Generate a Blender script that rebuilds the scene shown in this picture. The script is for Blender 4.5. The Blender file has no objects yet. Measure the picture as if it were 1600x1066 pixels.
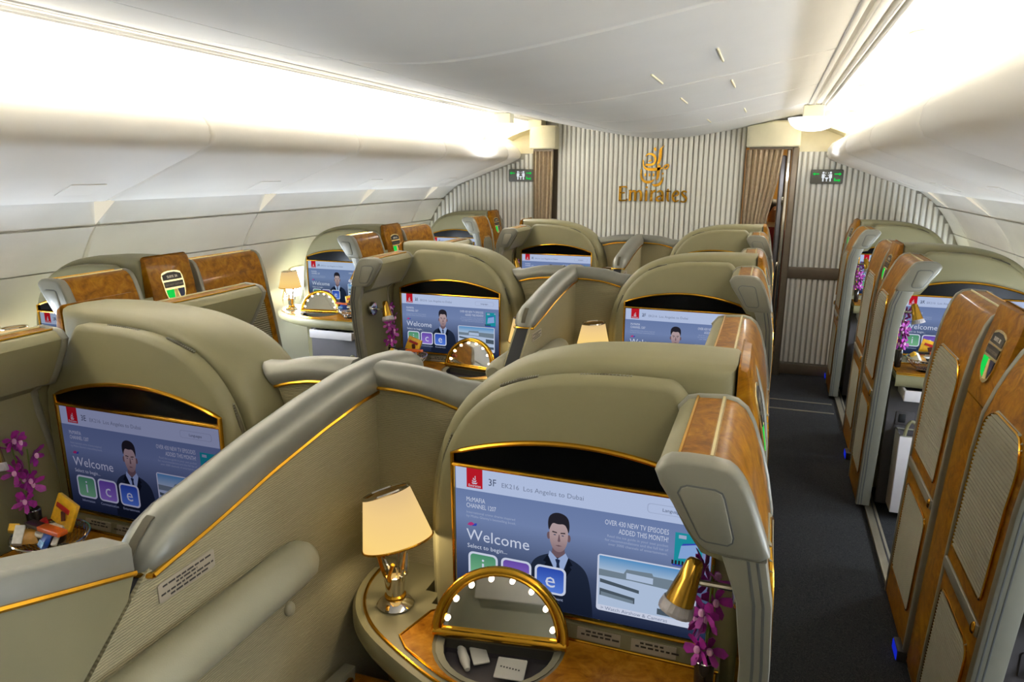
import bpy, bmesh, math, random
from mathutils import Vector, Matrix
from mathutils.geometry import tessellate_polygon
random.seed(7)
D = bpy.data
SC = bpy.context.scene
COL = SC.collection
R = math.radians
PI = math.pi

# ------------------------------------------------------------------ camera
H = 1.9
cam = D.cameras.new('camera'); cam_o = D.objects.new('camera', cam); COL.objects.link(cam_o)
yaw, pitch, roll = R(19.797), R(13.527), R(0.126)
fwd = Vector((-math.sin(yaw)*math.cos(pitch), math.cos(yaw)*math.cos(pitch), -math.sin(pitch)))
rt = Vector((math.cos(yaw), math.sin(yaw), 0)); up = rt.cross(fwd)
rt2 = math.cos(roll)*rt + math.sin(roll)*up; up2 = -math.sin(roll)*rt + math.cos(roll)*up
M = Matrix((rt2, up2, -fwd)).transposed().to_4x4(); M.translation = (0, 0, H)
cam_o.matrix_world = M
cam.sensor_fit = 'HORIZONTAL'; cam.sensor_width = 36.0; cam.lens = 36*1100.55/1600
cam.clip_start = 0.02
SC.camera = cam_o

# ------------------------------------------------------------------ world, lights, exposure
w = D.worlds.new('world'); SC.world = w; w.use_nodes = True
w.node_tree.nodes['Background'].inputs[0].default_value = (0.75, 0.85, 1.0, 1)
w.node_tree.nodes['Background'].inputs[1].default_value = 0.6
SC.view_settings.view_transform = 'Standard'
SC.view_settings.look = 'None'
SC.view_settings.gamma = 1
SC.view_settings.use_curve_mapping = False
SC.view_settings.exposure = 0.42
SC.cycles.use_denoising = True
SC.cycles.max_bounces = 10
SC.cycles.diffuse_bounces = 8
SC.cycles.caustics_reflective = False
SC.cycles.caustics_refractive = False

XC = -0.994            # cabin centre line
WALL_Y = 7.1           # forward bulkhead
COVE_W = 21.0          # watts per cove strip segment
WINDOW_E = 52.0
def area(name, loc, rot, sx, sy, power, col):
    l = D.lights.new(name, 'AREA'); l.shape = 'RECTANGLE'; l.size = sx; l.size_y = sy
    l.energy = power; l.color = col
    o = D.objects.new(name, l); COL.objects.link(o); o.location = loc; o.rotation_euler = rot
    return o
for side in (-1, 1):
    for k in range(4):
        # hidden behind the nose of the overhead bins, shining up into the cove
        o = area('cove_light', (XC+side*1.68, -0.95+k*2.25, 2.205), (0, R(180+side*12), 0), 0.06, 2.2, COVE_W*(1.0 if side < 0 else 0.68), (1.0, 0.955, 0.87))

# ------------------------------------------------------------------ materials
def lin(c):
    c = c/255.0
    return c/12.92 if c <= 0.04045 else ((c+0.055)/1.055)**2.4
def rgb(*c): return (lin(c[0]), lin(c[1]), lin(c[2]), 1)
MT = {}
def new_mat(name):
    m = D.materials.new(name); m.use_nodes = True
    MT[name] = m
    return m, m.node_tree.nodes, m.node_tree.links, m.node_tree.nodes['Principled BSDF']
def pmat(name, col, rough=0.5, metal=0.0, coat=0.0, noise=0.0, nscale=20, bump=0.0, bscale=200, spec=0.5):
    m, n, l, p = new_mat(name)
    p.inputs['Base Color'].default_value = rgb(*col)
    p.inputs['Roughness'].default_value = rough
    p.inputs['Metallic'].default_value = metal
    p.inputs['Coat Weight'].default_value = coat
    p.inputs['Coat Roughness'].default_value = 0.06
    p.inputs['Specular IOR Level'].default_value = spec
    tc = n.new('ShaderNodeTexCoord')
    if noise:
        t = n.new('ShaderNodeTexNoise'); t.inputs['Scale'].default_value = nscale; t.inputs['Detail'].default_value = 4
        l.new(tc.outputs['Object'], t.inputs['Vector'])
        r = n.new('ShaderNodeValToRGB')
        a, b = rgb(*col), rgb(*col)
        r.color_ramp.elements[0].color = tuple(max(0, x*(1-noise)) for x in a[:3])+(1,)
        r.color_ramp.elements[1].color = tuple(min(1, x*(1+noise)) for x in b[:3])+(1,)
        r.color_ramp.elements[0].position = 0.3; r.color_ramp.elements[1].position = 0.7
        l.new(t.outputs['Fac'], r.inputs['Fac']); l.new(r.outputs['Color'], p.inputs['Base Color'])
    if bump:
        t = n.new('ShaderNodeTexNoise'); t.inputs['Scale'].default_value = bscale; t.inputs['Detail'].default_value = 2
        l.new(tc.outputs['Object'], t.inputs['Vector'])
        b = n.new('ShaderNodeBump'); b.inputs['Strength'].default_value = bump; b.inputs['Distance'].default_value = 0.002
        l.new(t.outputs['Fac'], b.inputs['Height']); l.new(b.outputs['Normal'], p.inputs['Normal'])
    return m
pmat('leather', (132, 126, 92), 0.5, noise=0.05, nscale=6, bump=0.12, bscale=350)
pmat('leather_dark', (120, 115, 86), 0.5, noise=0.05, nscale=6, bump=0.1, bscale=350)
pmat('leather_pale', (150, 146, 122), 0.5, noise=0.04, nscale=8, bump=0.1, bscale=350)
pmat('silver', (128, 127, 117), 0.42, metal=0.4, noise=0.03, nscale=30)
pmat('trim', (132, 130, 116), 0.4, metal=0.15, noise=0.03)
pmat('trim_line', (88, 90, 88), 0.4, noise=0.03)
pmat('gold', (222, 165, 50), 0.2, metal=1.0, noise=0.08, nscale=15)
pmat('gold_lamp', (205, 158, 62), 0.16, metal=1.0, noise=0.04, nscale=15)
pmat('pale_gold', (240, 222, 165), 0.25, metal=0.8, noise=0.03)
pmat('chrome', (205, 200, 190), 0.1, metal=1.0, noise=0.03)
pmat('black_glass', (8, 9, 11), 0.2, noise=0.05, spec=0.12)
pmat('black', (16, 16, 17), 0.6, noise=0.05)
pmat('slot_dark', (84, 78, 58), 0.7, noise=0.05)
pmat('cabinet', (78, 73, 74), 0.55, noise=0.05, nscale=12)
pmat('cabinet_white', (205, 200, 200), 0.5, noise=0.03)
pmat('louver', (150, 146, 124), 0.6, noise=0.04)
pmat('ceiling', (243, 241, 236), 0.5, noise=0.015, nscale=4)
pmat('bin', (242, 239, 232), 0.62, noise=0.015, nscale=4)
pmat('sidewall', (243, 242, 238), 0.55, noise=0.02, nscale=5, bump=0.15, bscale=120)
pmat('cream', (218, 210, 178), 0.5, noise=0.02)
pmat('slat', (222, 220, 210), 0.28, noise=0.02, spec=0.7)
pmat('slat_back', (166, 162, 150), 0.4, metal=0.2, noise=0.05)
pmat('brown_metal', (112, 100, 84), 0.4, metal=0.4, noise=0.05)
pmat('post_metal', (120, 118, 120), 0.3, metal=0.7, noise=0.05)
pmat('sill', (150, 142, 122), 0.4, metal=0.6, noise=0.05)
pmat('sill_dark', (60, 58, 56), 0.5, metal=0.3, noise=0.05)
pmat('sign_grey', (92, 90, 80), 0.5, noise=0.04)
pmat('sign_black', (38, 32, 22), 0.4, noise=0.04)
pmat('sign_white', (225, 220, 205), 0.5, noise=0.02)
pmat('sign_blue', (28, 40, 82), 0.35, noise=0.04)
pmat('sign_cream', (232, 212, 140), 0.4, noise=0.03)
pmat('text_dark', (46, 40, 34), 0.6, noise=0.04)
pmat('plaque', (150, 140, 122), 0.5, noise=0.04)
pmat('paper', (216, 212, 200), 0.6, noise=0.03)
pmat('petal', (150, 28, 140), 0.5, noise=0.35, nscale=60)
pmat('petal_pale', (226, 170, 214), 0.5, noise=0.15, nscale=60)
pmat('petal_grey', (170, 164, 166), 0.4, noise=0.04)
pmat('stem_green', (96, 120, 48), 0.5, noise=0.1)
pmat('vase_dark', (40, 32, 26), 0.12, noise=0.05)
pmat('hair', (22, 17, 15), 0.45, noise=0.1, nscale=80)
pmat('skin', (196, 148, 116), 0.5, noise=0.04)
pmat('uniform_red', (132, 26, 36), 0.65, noise=0.06)
pmat('scarf', (232, 226, 214), 0.65, noise=0.03)
pmat('galley_wall', (206, 160, 74), 0.5, noise=0.05)
pmat('mirror_glass', (225, 222, 216), 0.03, metal=1.0, noise=0.01)
for nm, c in (('pk_orange', (214, 96, 24)), ('pk_yellow', (232, 180, 40)), ('pk_blue', (36, 78, 168)), ('pk_white', (224, 222, 216)),
              ('pk_brown', (88, 40, 26)), ('pk_red', (176, 34, 32)), ('pk_gold', (190, 140, 60)), ('pk_black', (26, 24, 24)), ('pk_green', (60, 120, 60)),
              ('pk_sky', (110, 160, 205))):
    pmat(nm, c, 0.3, coat=0.3, noise=0.12, nscale=90)
def wood(name, a, b, c, scale):
    m, n, l, p = new_mat(name)
    tc = n.new('ShaderNodeTexCoord')
    t1 = n.new('ShaderNodeTexNoise'); t1.inputs['Scale'].default_value = scale; t1.inputs['Detail'].default_value = 7
    t1.inputs['Roughness'].default_value = 0.68; t1.inputs['Distortion'].default_value = 1.4
    l.new(tc.outputs['Object'], t1.inputs['Vector'])
    r = n.new('ShaderNodeValToRGB'); e = r.color_ramp.elements
    e[0].position = 0.3; e[0].color = rgb(*a); e[1].position = 0.72; e[1].color = rgb(*c)
    k = e.new(0.5); k.color = rgb(*b)
    l.new(t1.outputs['Fac'], r.inputs['Fac'])
    v = n.new('ShaderNodeTexVoronoi'); v.inputs['Scale'].default_value = scale*5
    l.new(tc.outputs['Object'], v.inputs['Vector'])
    mx = n.new('ShaderNodeMix'); mx.data_type = 'RGBA'; mx.blend_type = 'MULTIPLY'; mx.inputs[0].default_value = 0.18
    l.new(r.outputs['Color'], mx.inputs[6]); l.new(v.outputs['Distance'], mx.inputs[7])
    l.new(mx.outputs[2], p.inputs['Base Color'])
    p.inputs['Roughness'].default_value = 0.4; p.inputs['Coat Weight'].default_value = 0.1; p.inputs['Specular IOR Level'].default_value = 0.12; p.inputs['Coat Roughness'].default_value = 0.04
wood('burl', (104, 62, 3), (146, 94, 8), (178, 126, 24), 14)
wood('burl_table', (132, 76, 6), (176, 112, 16), (204, 142, 40), 16)
def fabric(name, col, axis_scale, dist):
    m, n, l, p = new_mat(name)
    tc = n.new('ShaderNodeTexCoord')
    wv = n.new('ShaderNodeTexWave'); wv.wave_type = 'BANDS'; wv.bands_direction = 'Z'
    wv.inputs['Scale'].default_value = axis_scale; wv.inputs['Distortion'].default_value = dist
    wv.inputs['Detail'].default_value = 2; wv.inputs['Detail Scale'].default_value = 3.0
    mp = n.new('ShaderNodeMapping'); mp.inputs['Scale'].default_value = (1, 0.35, 1); mp.inputs['Rotation'].default_value = (R(4), 0, 0)
    l.new(tc.outputs['Object'], mp.inputs['Vector']); l.new(mp.outputs['Vector'], wv.inputs['Vector'])
    r = n.new('ShaderNodeValToRGB'); e = r.color_ramp.elements
    e[0].color = rgb(*[int(x*0.87) for x in col]); e[1].color = rgb(*col)
    l.new(wv.outputs['Fac'], r.inputs['Fac']); l.new(r.outputs['Color'], p.inputs['Base Color'])
    b = n.new('ShaderNodeBump'); b.inputs['Strength'].default_value = 0.5; b.inputs['Distance'].default_value = 0.002
    l.new(wv.outputs['Fac'], b.inputs['Height']); l.new(b.outputs['Normal'], p.inputs['Normal'])
    p.inputs['Roughness'].default_value = 0.75
fabric('fabric', (152, 144, 112), 62, 2.5)
fabric('fabric_inner', (140, 132, 104), 60, 4.0)
def curtain_mat():
    m, n, l, p = new_mat('curtain')
    tc = n.new('ShaderNodeTexCoord')
    t = n.new('ShaderNodeTexNoise'); t.inputs['Scale'].default_value = 40
    l.new(tc.outputs['Object'], t.inputs['Vector'])
    r = n.new('ShaderNodeValToRGB'); r.color_ramp.elements[0].color = rgb(150, 131, 105); r.color_ramp.elements[1].color = rgb(188, 170, 141)
    l.new(t.outputs['Fac'], r.inputs['Fac']); l.new(r.outputs['Color'], p.inputs['Base Color'])
    p.inputs['Roughness'].default_value = 0.85
curtain_mat()
def carpet_mat():
    m, n, l, p = new_mat('carpet')
    tc = n.new('ShaderNodeTexCoord')
    wv = n.new('ShaderNodeTexWave'); wv.inputs['Scale'].default_value = 16; wv.inputs['Distortion'].default_value = 22; wv.inputs['Detail'].default_value = 1
    wv.inputs['Detail Scale'].default_value = 2.2
    l.new(tc.outputs['Object'], wv.inputs['Vector'])
    r = n.new('ShaderNodeValToRGB'); e = r.color_ramp.elements
    e[0].position = 0.25; e[0].color = rgb(18, 18, 19); e[1].position = 0.9; e[1].color = rgb(40, 40, 40)
    l.new(wv.outputs['Fac'], r.inputs['Fac']); l.new(r.outputs['Color'], p.inputs['Base Color'])
    t = n.new('ShaderNodeTexNoise'); t.inputs['Scale'].default_value = 400
    l.new(tc.outputs['Object'], t.inputs['Vector'])
    b = n.new('ShaderNodeBump'); b.inputs['Strength'].default_value = 0.6; b.inputs['Distance'].default_value = 0.004
    l.new(t.outputs['Fac'], b.inputs['Height']); l.new(b.outputs['Normal'], p.inputs['Normal'])
    p.inputs['Roughness'].default_value = 0.95
carpet_mat()
def glass_mat():
    m, n, l, p = new_mat('wire_glass')
    p.inputs['Base Color'].default_value = (0.9, 0.9, 0.88, 1); p.inputs['Roughness'].default_value = 0.25
    p.inputs['Transmission Weight'].default_value = 0.6; p.inputs['IOR'].default_value = 1.3
    tc = n.new('ShaderNodeTexCoord'); t = n.new('ShaderNodeTexNoise'); t.inputs['Scale'].default_value = 300
    l.new(tc.outputs['Object'], t.inputs['Vector'])
    b = n.new('ShaderNodeBump'); b.inputs['Strength'].default_value = 0.15
    l.new(t.outputs['Fac'], b.inputs['Height']); l.new(b.outputs['Normal'], p.inputs['Normal'])
glass_mat()
def emat(name, col, strength=1.0, gradient=None, tinted=False):
    """light-giving surfaces: screens, lamps, bulbs, lit signs"""
    m = D.materials.new(name); m.use_nodes = True; MT[name] = m
    n, l = m.node_tree.nodes, m.node_tree.links
    n.remove(n['Principled BSDF'])
    e = n.new('ShaderNodeEmission'); e.inputs[1].default_value = strength
    l.new(e.outputs[0], n['Material Output'].inputs['Surface'])
    src = None
    if gradient:
        tc = n.new('ShaderNodeTexCoord'); sp = n.new('ShaderNodeSeparateXYZ'); l.new(tc.outputs['Generated'], sp.inputs[0])
        r = n.new('ShaderNodeValToRGB'); els = r.color_ramp.elements
        els[0].position = gradient[0][0]; els[0].color = rgb(*gradient[0][1])
        els[1].position = gradient[-1][0]; els[1].color = rgb(*gradient[-1][1])
        for pos, c in gradient[1:-1]:
            k = els.new(pos); k.color = rgb(*c)
        l.new(sp.outputs[2], r.inputs['Fac']); src = r.outputs['Color']
    else:
        q = n.new('ShaderNodeRGB'); q.outputs[0].default_value = rgb(*col); src = q.outputs[0]
    if tinted:
        oi = n.new('ShaderNodeObjectInfo'); mx = n.new('ShaderNodeMix'); mx.data_type = 'RGBA'; mx.blend_type = 'MULTIPLY'; mx.inputs[0].default_value = 1
        l.new(src, mx.inputs[6]); l.new(oi.outputs['Color'], mx.inputs[7]); src = mx.outputs[2]
    l.new(src, e.inputs[0])
    return m
emat('shade', (255, 214, 140), 0.72, gradient=[(0.0, (255, 206, 120)), (0.3, (255, 216, 132)), (0.7, (246, 208, 138)), (1.0, (226, 192, 138))])
emat('bulb', (255, 232, 200), 7.0)
emat('dome', (250, 252, 255), 1.2)
emat('blind', (226, 238, 255), WINDOW_E)
emat('led_blue', (30, 50, 235), 0.35)
emat('lit_green', (30, 215, 80), 0.7)
emat('lit_white', (235, 240, 245), 0.7)
emat('bin_glow', (255, 246, 222), 0.6)  # glow painted in for the lit ends of the wall panels
SE = dict(tinted=True)
emat('s_bg', (0, 0, 0), 1.0, gradient=[(0.0, (30, 40, 66)), (0.3, (74, 88, 120)), (0.62, (128, 148, 190)), (1.0, (112, 134, 180))], **SE)
emat('s_header', (200, 216, 246), 1.0, **SE)
emat('s_red', (206, 30, 44), 1.0, **SE)
emat('s_white', (226, 234, 250), 1.0, **SE)
emat('s_pale', (176, 190, 218), 1.0, **SE)
emat('s_dark', (66, 78, 104), 1.0, **SE)
emat('s_grey', (130, 142, 166), 1.0, **SE)
emat('s_green', (112, 186, 140), 1.0, gradient=[(0, (134, 200, 150)), (1, (86, 160, 120))], **SE)
emat('s_purple', (134, 100, 196), 1.0, gradient=[(0, (160, 128, 220)), (1, (116, 84, 184))], **SE)
emat('s_blue', (62, 104, 208), 1.0, gradient=[(0, (96, 140, 236)), (1, (50, 84, 188))], **SE)
emat('s_suit', (30, 38, 56), 1.0, gradient=[(0, (24, 32, 50)), (1, (40, 50, 70))], **SE)
emat('s_lapel', (20, 26, 40), 1.0, **SE)
emat('s_shirt', (168, 190, 230), 1.0, **SE)
emat('s_tie', (36, 48, 78), 1.0, **SE)
emat('s_skin', (186, 160, 158), 1.0, gradient=[(0, (150, 124, 128)), (0.5, (192, 166, 164)), (1, (200, 178, 176))], **SE)
emat('s_skin_dark', (122, 98, 104), 1.0, **SE)
emat('s_hair', (42, 40, 48), 1.0, **SE)
emat('s_teal', (34, 160, 172), 1.0, **SE)
emat('s_mag', (150, 186, 236), 1.0, **SE)
emat('s_sky', (120, 180, 226), 1.0, gradient=[(0, (206, 226, 242)), (1, (92, 160, 214))], **SE)
emat('s_snow', (196, 216, 240), 1.0, **SE)
emat('s_bld', (128, 146, 158), 1.0, **SE)
emat('s_bld_dark', (84, 98, 108), 1.0, **SE)
emat('s_magenta', (196, 60, 130), 1.0, **SE)
emat('s_navy', (60, 80, 190), 1.0, **SE)

# ------------------------------------------------------------------ mesh builder
class MB:
    def __init__(self): self.v = []; self.f = []
    def add(self, vs, fs):
        k = len(self.v); self.v += [tuple(p) for p in vs]; self.f += [tuple(i+k for i in f) for f in fs]; return self
    def box(self, x0, x1, y0, y1, z0, z1, b=0.0):
        if b:
            b = min(b, abs(x1-x0)/2.01, abs(y1-y0)/2.01, abs(z1-z0)/2.01)
            pts = [(x0+b, y0), (x1-b, y0), (x1, y0+b), (x1, y1-b), (x1-b, y1), (x0+b, y1), (x0, y1-b), (x0, y0+b)]
            ins = [(x0+b, y0+b), (x1-b, y0+b), (x1-b, y0+b), (x1-b, y1-b), (x1-b, y1-b), (x0+b, y1-b), (x0+b, y1-b), (x0+b, y0+b)]
            q = 0.3
            mid = [(p[0]*(1-q)+i[0]*q, p[1]*(1-q)+i[1]*q) for p, i in zip(pts, ins)]
            rs = [[(p[0], p[1], z0) for p in ins], [(p[0], p[1], z0+b*0.3) for p in mid], [(p[0], p[1], z0+b) for p in pts],
                  [(p[0], p[1], z1-b) for p in pts], [(p[0], p[1], z1-b*0.3) for p in mid], [(p[0], p[1], z1) for p in ins]]
            return self.loft(rs)
        return self.add([(x0, y0, z0), (x1, y0, z0), (x1, y1, z0), (x0, y1, z0), (x0, y0, z1), (x1, y0, z1), (x1, y1, z1), (x0, y1, z1)],
                        [(0, 3, 2, 1), (4, 5, 6, 7), (0, 1, 5, 4), (1, 2, 6, 5), (2, 3, 7, 6), (3, 0, 4, 7)])
    def loft(self, rings, closed=True, cap=True):
        n = len(rings[0]); vs = [p for r in rings for p in r]; fs = []
        m = n if closed else n-1
        for i in range(len(rings)-1):
            for j in range(m):
                a = i*n+j; b = i*n+(j+1) % n
                fs.append((a, b, b+n, a+n))
        if cap and closed:
            fs.append(tuple(reversed(range(n)))); fs.append(tuple(range((len(rings)-1)*n, len(rings)*n)))
        return self.add(vs, fs)
    def prism(self, poly, axis, a, b):
        f = {'x': lambda p, t: (t, p[0], p[1]), 'y': lambda p, t: (p[0], t, p[1]), 'z': lambda p, t: (p[0], p[1], t)}[axis]
        return self.loft([[f(p, a) for p in poly], [f(p, b) for p in poly]])
    def slab(self, poly, axis, a, b, bev):
        """prism with softened rims"""
        f = {'x': lambda p, t: (t, p[0], p[1]), 'y': lambda p, t: (p[0], t, p[1]), 'z': lambda p, t: (p[0], p[1], t)}[axis]
        s = 1 if b > a else -1
        i1 = offset(poly, -bev); i2 = offset(poly, -bev*0.3)
        return self.loft([[f(p, a) for p in i1], [f(p, a+s*bev*0.3) for p in i2], [f(p, a+s*bev) for p in poly],
                          [f(p, b-s*bev) for p in poly], [f(p, b-s*bev*0.3) for p in i2], [f(p, b) for p in i1]])
    def fill(self, loops, z0, z1):
        """slab between z0 and z1 whose outline is loops[0] with holes loops[1:]"""
        flat = [p for lp in loops for p in lp]
        tr = tessellate_polygon([[Vector((p[0], p[1], 0)) for p in lp] for lp in loops])
        n = len(flat)
        vs = [(p[0], p[1], z1) for p in flat]+[(p[0], p[1], z0) for p in flat]
        fs = []
        for t in tr:
            a, b, c = [Vector((flat[i][0], flat[i][1])) for i in t]
            if (b-a).cross(c-a) < 0: t = (t[0], t[2], t[1])
            fs.append(tuple(t)); fs.append(tuple(n+i for i in reversed(t)))
        k = 0
        for li, lp in enumerate(loops):
            m = len(lp)
            ccw = sum(lp[i][0]*lp[(i+1) % m][1]-lp[(i+1) % m][0]*lp[i][1] for i in range(m)) > 0
            for i in range(m):
                a = k+i; b = k+(i+1) % m
                q = (n+a, n+b, b, a)
                if (li == 0) != ccw: q = tuple(reversed(q))
                fs.append(q)
            k += m
        return self.add(vs, fs)
    def tube(self, path, r, n=8, closed=False):
        P = [Vector(p) for p in path]; m = len(P); rings = []
        nrm = None
        for i in range(m):
            if closed: t = (P[(i+1) % m]-P[i-1]).normalized()
            else: t = (P[min(i+1, m-1)]-P[max(i-1, 0)]).normalized()
            if nrm is None:
                nrm = t.cross(Vector((0, 0, 1)))
                if nrm.length < 1e-3: nrm = t.cross(Vector((1, 0, 0)))
            nrm = (nrm-t*nrm.dot(t)).normalized(); bn = t.cross(nrm)
            rr = r[i] if isinstance(r, (list, tuple)) else r
            rings.append([P[i]+(nrm*math.cos(2*PI*k/n)+bn*math.sin(2*PI*k/n))*rr for k in range(n)])
        if closed: rings.append(rings[0])
        return self.loft(rings, True, not closed)
    def lathe(self, prof, c, n=16, axis=(0, 0, 1)):
        q = Vector((0, 0, 1)).rotation_difference(Vector(axis)); c = Vector(c)
        rings = [[c+q @ Vector((r*math.cos(2*PI*k/n), r*math.sin(2*PI*k/n), z)) for k in range(n)] for r, z in prof]
        return self.loft(rings)
    def ball(self, c, rx, ry, rz, n=10, m=6, rot=None):
        c = Vector(c); rings = []
        for i in range(m+1):
            a = -PI/2+PI*i/m; a = max(-1.5, min(1.5, a))
            rings.append([c+((rot or Matrix.Identity(3)) @ Vector((rx*math.cos(a)*math.cos(2*PI*k/n), ry*math.cos(a)*math.sin(2*PI*k/n), rz*math.sin(a)))) for k in range(n)])
        return self.loft(rings)
    def map(self, fn): self.v = [tuple(fn(Vector(p))) for p in self.v]; return self

def offset(poly, d):
    n = len(poly); A = sum(poly[i][0]*poly[(i+1) % n][1]-poly[(i+1) % n][0]*poly[i][1] for i in range(n))
    sg = 1 if A > 0 else -1; out = []
    for i in range(n):
        p0, p1, p2 = Vector(poly[i-1]), Vector(poly[i]), Vector(poly[(i+1) % n])
        e1 = (p1-p0); e2 = (p2-p1)
        if e1.length < 1e-9 or e2.length < 1e-9: out.append(tuple(p1)); continue
        e1.normalize(); e2.normalize()
        n1 = Vector((e1.y, -e1.x))*sg; n2 = Vector((e2.y, -e2.x))*sg
        b = n1+n2
        k = b.length_squared/2
        out.append(tuple(p1+b*(d/max(k, 0.5))))
    return out
def rrect(x0, x1, y0, y1, r, n=4):
    rs = r if isinstance(r, (list, tuple)) else (r, r, r, r)      # bl, br, tr, tl
    pts = []
    for (cx, cy, a0), q in zip(((x0, y0, 180), (x1, y0, 270), (x1, y1, 0), (x0, y1, 90)), rs):
        ox = cx+(q if cx == x0 else -q); oy = cy+(q if cy == y0 else -q)
        for k in range(n+1):
            a = R(a0+90*k/n); pts.append((ox+q*math.cos(a), oy+q*math.sin(a)))
    return pts
def smooth(pts, it=2, closed=False):
    for _ in range(it):
        out = []; n = len(pts)
        if not closed: out.append(pts[0])
        for i in range(n if closed else n-1):
            a, b = Vector(pts[i]), Vector(pts[(i+1) % n])
            out += [tuple(a*0.75+b*0.25), tuple(a*0.25+b*0.75)]
        if not closed: out.append(pts[-1])
        pts = out
    return pts

def mesh(name, mb, mat, angle=38):
    me = D.meshes.new(name); me.from_pydata(mb.v, [], mb.f)
    me.materials.append(MT[mat]); me.polygons.foreach_set('use_smooth', [True]*len(me.polygons))
    me.update(); me.set_sharp_from_angle(angle=R(angle))
    return me
class Thing:
    """a top-level thing; parts are given in the local frame of its suite (x mirrored when s = -1)"""
    def __init__(self, name, label, cat, org=(0, 0, 0), frame=(0, 0, 1), group=None, kind=None):
        self.o = D.objects.new(name, None); COL.objects.link(self.o); self.o.empty_display_size = 0.05
        self.org = org; self.s = frame[2]
        self.o.location = (frame[0]+self.s*org[0], frame[1]+org[1], org[2])
        if label: self.o['label'] = label
        if cat: self.o['category'] = cat
        if group: self.o['group'] = group
        if kind: self.o['kind'] = kind
    def part(self, name, mb, mat, parent=None, label=None, angle=38, kind=None):
        s, (ox, oy, oz) = self.s, self.org
        mb.v = [((p[0]-ox)*s, p[1]-oy, p[2]-oz) for p in mb.v]
        if s < 0: mb.f = [tuple(reversed(f)) for f in mb.f]
        o = D.objects.new(name, mesh(name, mb, mat, angle)); COL.objects.link(o); o.parent = parent or self.o
        if label: o['label'] = label
        if kind: o['kind'] = kind
        return o
def copy_tree(src, name=None):
    c = src.copy(); COL.objects.link(c)
    for ch in list(src.children):
        k = copy_tree(ch); k.parent = c
    return c
PROTO = {}
def inst(key, builder, org, frame, label, group=None):
    """first call builds the thing, later calls copy it with every part and sub-part"""
    key = (key, frame[2])
    if key not in PROTO:
        PROTO[key] = builder(org, frame); o = PROTO[key]
    else:
        o = copy_tree(PROTO[key])
        o.location = (frame[0]+frame[2]*org[0], frame[1]+org[1], org[2])
    o['label'] = label
    if group: o['group'] = group
    return o
def single(name, mb, mat, label, cat, org=(0, 0, 0), frame=(0, 0, 1), group=None, angle=38):
    s = frame[2]
    mb.v = [((p[0]-org[0])*s, p[1]-org[1], p[2]-org[2]) for p in mb.v]
    if s < 0: mb.f = [tuple(reversed(f)) for f in mb.f]
    o = D.objects.new(name, mesh(name, mb, mat, angle)); COL.objects.link(o)
    o.location = (frame[0]+s*org[0], frame[1]+org[1], org[2])
    o['label'] = label; o['category'] = cat
    if group: o['group'] = group
    return o
def structure(name, mb, mat, parent=None, angle=38, label=None):
    o = D.objects.new(name, mesh(name, mb, mat, angle)); COL.objects.link(o)
    if parent: o.parent = parent
    else: o['kind'] = 'structure'
    if label: o['label'] = label
    return o
TXT = {}
def text_pts(body, size, align='LEFT'):
    k = (body, align)
    if k not in TXT:
        cu = D.curves.new('t', 'FONT'); cu.body = body; cu.size = 1; cu.align_x = align; cu.resolution_u = 2
        ob = D.objects.new('t', cu); me = D.meshes.new_from_object(ob)
        TXT[k] = ([tuple(v.co) for v in me.vertices], [tuple(p.vertices) for p in me.polygons])
        D.objects.remove(ob); D.curves.remove(cu); D.meshes.remove(me)
    vs, fs = TXT[k]
    return [(p[0]*size, p[1]*size) for p in vs], fs
# cross-section of the cabin: dx outward from the centre line, z up
PROF = [(1.42, 2.05), (1.47, 2.0), (1.53, 1.977), (1.70, 1.915), (1.90, 1.84), (2.08, 1.775), (2.2, 1.72), (2.35, 1.62), (2.5, 1.40), (2.61, 1.15), (2.68, 0.9), (2.7, 0.6), (2.64, 0.0)]
def prof_z(dx):
    if dx <= PROF[0][0]: return 2.1
    for (a, za), (b, zb) in zip(PROF, PROF[1:]):
        if a <= dx <= b: return za+(zb-za)*(dx-a)/(b-a)
    return 0.5
def ceil_z(dx): return 2.212+0.19*(math.sqrt((min(abs(dx), 1.2)/1.2)**2+0.01)-0.1)**1.25/0.9
# ------------------------------------------------------------------ the cabin shell
Y0, Y1 = -2.2, WALL_Y
mb = MB().box(XC-2.75, XC+2.75, Y0, 9.6, -0.06, 0.0)
structure('floor', mb, 'carpet')
# rear wall closing the cabin behind the camera
structure('wall_rear', MB().box(XC-2.8, XC+2.8, Y0-0.05, Y0, 0, 2.6), 'slat_back')
# centre ceiling, sagging towards the middle, in panels with cross seams
SEAMS = [-2.2, 0.6, 2.0, 3.38, 4.65, 5.9, WALL_Y+0.02]
cl = structure('ceiling', MB().loft([[(XC+dx, y, ceil_z(dx)+0.03) for dx in [-1.2+0.1*i for i in range(25)]]+[(XC+1.2, y, 2.62), (XC-1.2, y, 2.62)] for y in (Y0, WALL_Y+0.1)]), 'ceiling')
for i in range(len(SEAMS)-1):
    a, b = SEAMS[i]+0.006, SEAMS[i+1]-0.006
    for x0, x1 in ((-1.2, -0.305), (-0.295, 1.2)):
        m = max(4, int((x1-x0)/0.09)); xs = [x0+(x1-x0)*k/m for k in range(m+1)]
        if i < 2 or x0 < -1: pass
        rings = []
        for y, dz in ((a, 0.012), (a+0.012, 0), (b-0.012, 0), (b, 0.012)):
            e = 0.006 if dz else 0
            low = [(XC+min(max(x, x0+e), x1-e), y, ceil_z(x)+dz) for x in xs]
            rings.append(low+[(p[0], p[1], p[2]+0.02) for p in reversed(low)])
        structure('ceiling_panel', MB().loft(rings), 'ceiling', cl)
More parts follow.
